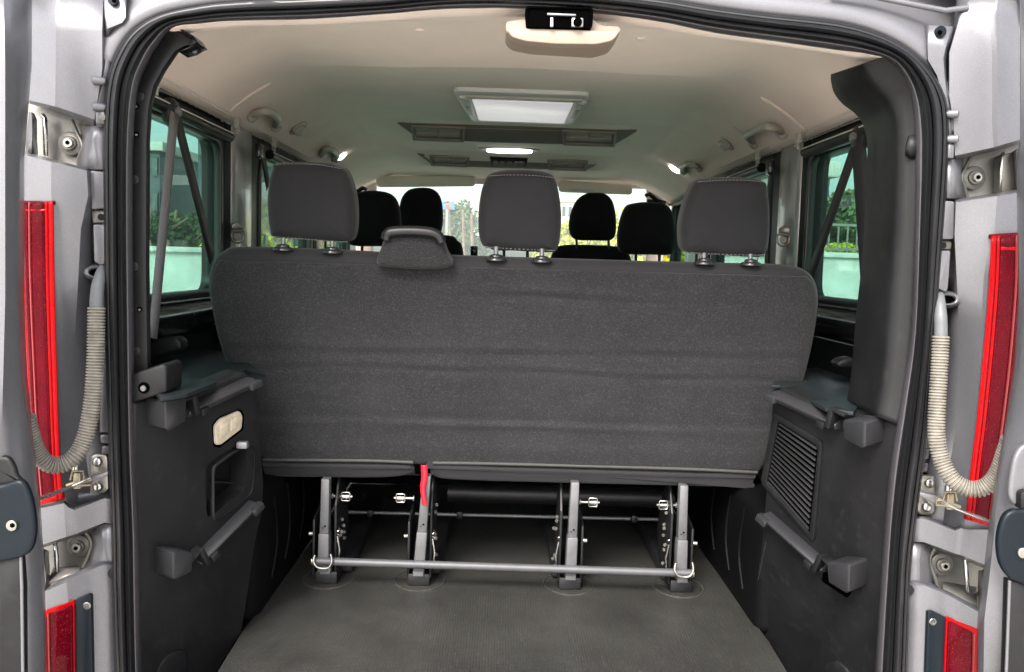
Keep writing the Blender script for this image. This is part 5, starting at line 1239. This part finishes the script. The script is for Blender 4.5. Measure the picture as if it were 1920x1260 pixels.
building(200, 300, 30, 283, M['facade'], 'dark blue-green office block left of the pale sky gap in the left window')
building(371, 470, 26, 238, M['facade'], 'tall dark blue-green block at the right of the left window')
for i, (px, yt, r_) in enumerate(((272, 345, 1.3), (320, 352, 1.2), (350, 362, 1.1), (392, 400, 1.0))):
    tree(px, 13+i*.6, yt, r_, M['leafd'], 'bushy_tree', ['dark bushy tree at the rear edge of the left window', 'dark rounded tree between the two belt straps in the left window', 'lower dark tree beside the slanting belt in the left window', 'small dark shrub tree under the tall block'][i], n=6000, s=.06, seed=i+2, group='dark trees outside the left window')
wl0, wl1 = A(180, 470, 9), A(470, 478, 9)
lw_ = empty('low_wall', ((wl0.x+wl1.x)/2, 9, GZ), 'pale concrete wall with a flat top outside the left window', 'wall')
xs = np.linspace(wl0.x-2, wl1.x+1.2, 5)
for a, b in zip(xs, xs[1:]): box('wall_panel', ((a+b)/2, 9.1, (.80+GZ)/2), (b-a-.012, .2, .80-GZ), M['marble'], lw_, bevel=.006)
box('coping', ((xs[0]+xs[-1])/2, 9.1, .83), (xs[-1]-xs[0], .3, .06), M['marble'], lw_, bevel=.01)
# right side: stone wall, railing, plants, tower
wy = 9.0
wa, wb = A(1475, 492, wy), A(1680, 492, wy)
rw = empty('stone_wall', ((wa.x+wb.x)/2, wy, GZ), 'pale veined stone wall outside the right window', 'wall')
zt = A(1600, 484, wy).z
xs = np.linspace(wa.x-1.0, wb.x+3, 9)
for a, b in zip(xs, xs[1:]): box('stone_slab', ((a+b)/2, wy+.1, (zt+GZ)/2), (b-a-.012, .2, zt-GZ), M['marble'], rw, bevel=.006)
box('coping', ((xs[0]+xs[-1])/2, wy+.1, zt+.03), (xs[-1]-xs[0], .28, .06), M['marble'], rw, bevel=.01)
rl = empty('railing', ((wa.x+wb.x)/2, wy+.8, GZ), 'thin metal railing on the far side of the stone wall', 'railing')
for z in (zt+.12, zt+.42): box('rail', ((xs[0]+xs[-1])/2, wy+.8, z), (xs[-1]-xs[0], .03, .03), M['zinc'], rl, bevel=0)
for x in np.linspace(xs[0], xs[-1], 46): box('baluster', (x, wy+.8, (zt+.42+GZ)/2), (.018, .018, zt+.42-GZ), M['zinc'], rl, bevel=0)
def bush(px, py, Y, r, m, label, seed, s=.05, n=1500):
    c = A(px, py, Y); b0 = Vector((c.x, c.y, GZ)); t = empty('bush', b0, label, 'bush'); bm = bmesh.new(); leaves(bm, c, r, n, s, random.Random(seed)); mkb('foliage', bm, m, t, recalc=False)
    tube('stem', [b0, c], .03, M['bark'], t)
bush(1578, 470, wy+1.4, (.28, .2, .10), M['leafy'], 'bright yellow bush just above the stone wall', 3)
bush(1600, 478, wy+1.6, (.5, .3, .08), M['leafg'], 'low green hedge clump behind the yellow bush', 4)
bush(1540, 480, wy+1.6, (.5, .3, .08), M['leafd'], 'dark low hedge clump at the left of the yellow bush', 5)
tree(1608, 14, 330, .62, M['leafg'], 'conifer_tree', 'slim olive conifer beside the belt in the right window', n=3800, s=.07, seed=8, blobs=7, th=.10)
tree(1590, 15, 395, .9, M['leafd'], 'round_tree', 'low dark tree behind the railing, lowest in the right window', n=2200, s=.07, seed=9)
tw = building(1524, 1556, 16, 333, M['facade'], 'narrow dark green tower block in the right window', floors=14, cols=3, dep=3)
tree(1545, 15, 372, .7, M['leafd'], 'climbing_tree', 'tall dark tree covering the foot of the tower block', n=2800, s=.07, seed=12)
# ahead, through the windscreen
tree(858, 22, 352, 1.0, M['leafg'], 'palm_like_tree', 'pale green tree ahead, right of the left front headrest', n=3000, s=.07, seed=21, blobs=4)
for i, (px, yt) in enumerate(((842, 398), (868, 392), (884, 400))):
    b0 = A(px, 470, 20); b0.z = GZ; tt = A(px, yt, 20)
    tag(tube('tree_trunk', [b0, b0.lerp(tt, .5)+Vector((.05, 0, 0)), tt], [.05, .045, .03], M['bark'], None, seg=8), ['bare brown trunk nearest the left front headrest', 'middle bare brown trunk ahead of the van', 'bare brown trunk beside the centre headrest'][i], 'tree')
sg = empty('sign', (A(838, 390, 18).x, 18, GZ), 'blue and red sign ahead of the van, beside the left front headrest', 'sign')
plateY('sign_board', [(826, 380), (852, 381), (852, 393), (826, 392)], 18, .05, M['signb'], sg, bevel=0)
plateY('sign_stripe', [(834, 384), (842, 383), (846, 391), (838, 391)], 17.97, .02, M['signr'], sg, bevel=0)
tube('sign_post', [A(839, 392, 18.03), Vector((A(839, 392, 18.03).x, 18.03, GZ))], .05, M['zinc'], sg)
tree(1176, 12, 352, 1.0, M['leafy'], 'yellow_tree', 'bright yellow-green tree ahead on the right', n=5000, s=.06, seed=31)
tree(1066, 17, 385, .9, M['leafy'], 'yellow_tree', 'yellow-green tree between centre headrest and right front seat', n=4000, s=.06, seed=33)
building(780, 900, 60, 398, M['paleb'], 'pale low building far ahead of the van', floors=3, cols=8)
building(1040, 1110, 50, 380, M['paleb'], 'pale building ahead, left of the yellow tree', floors=4, cols=6)
tree(500, 14, 380, 1.6, M['leafy'], 'yellow_tree', 'yellow-green tree in the second left window', n=5000, s=.07, seed=41)
M_ = None
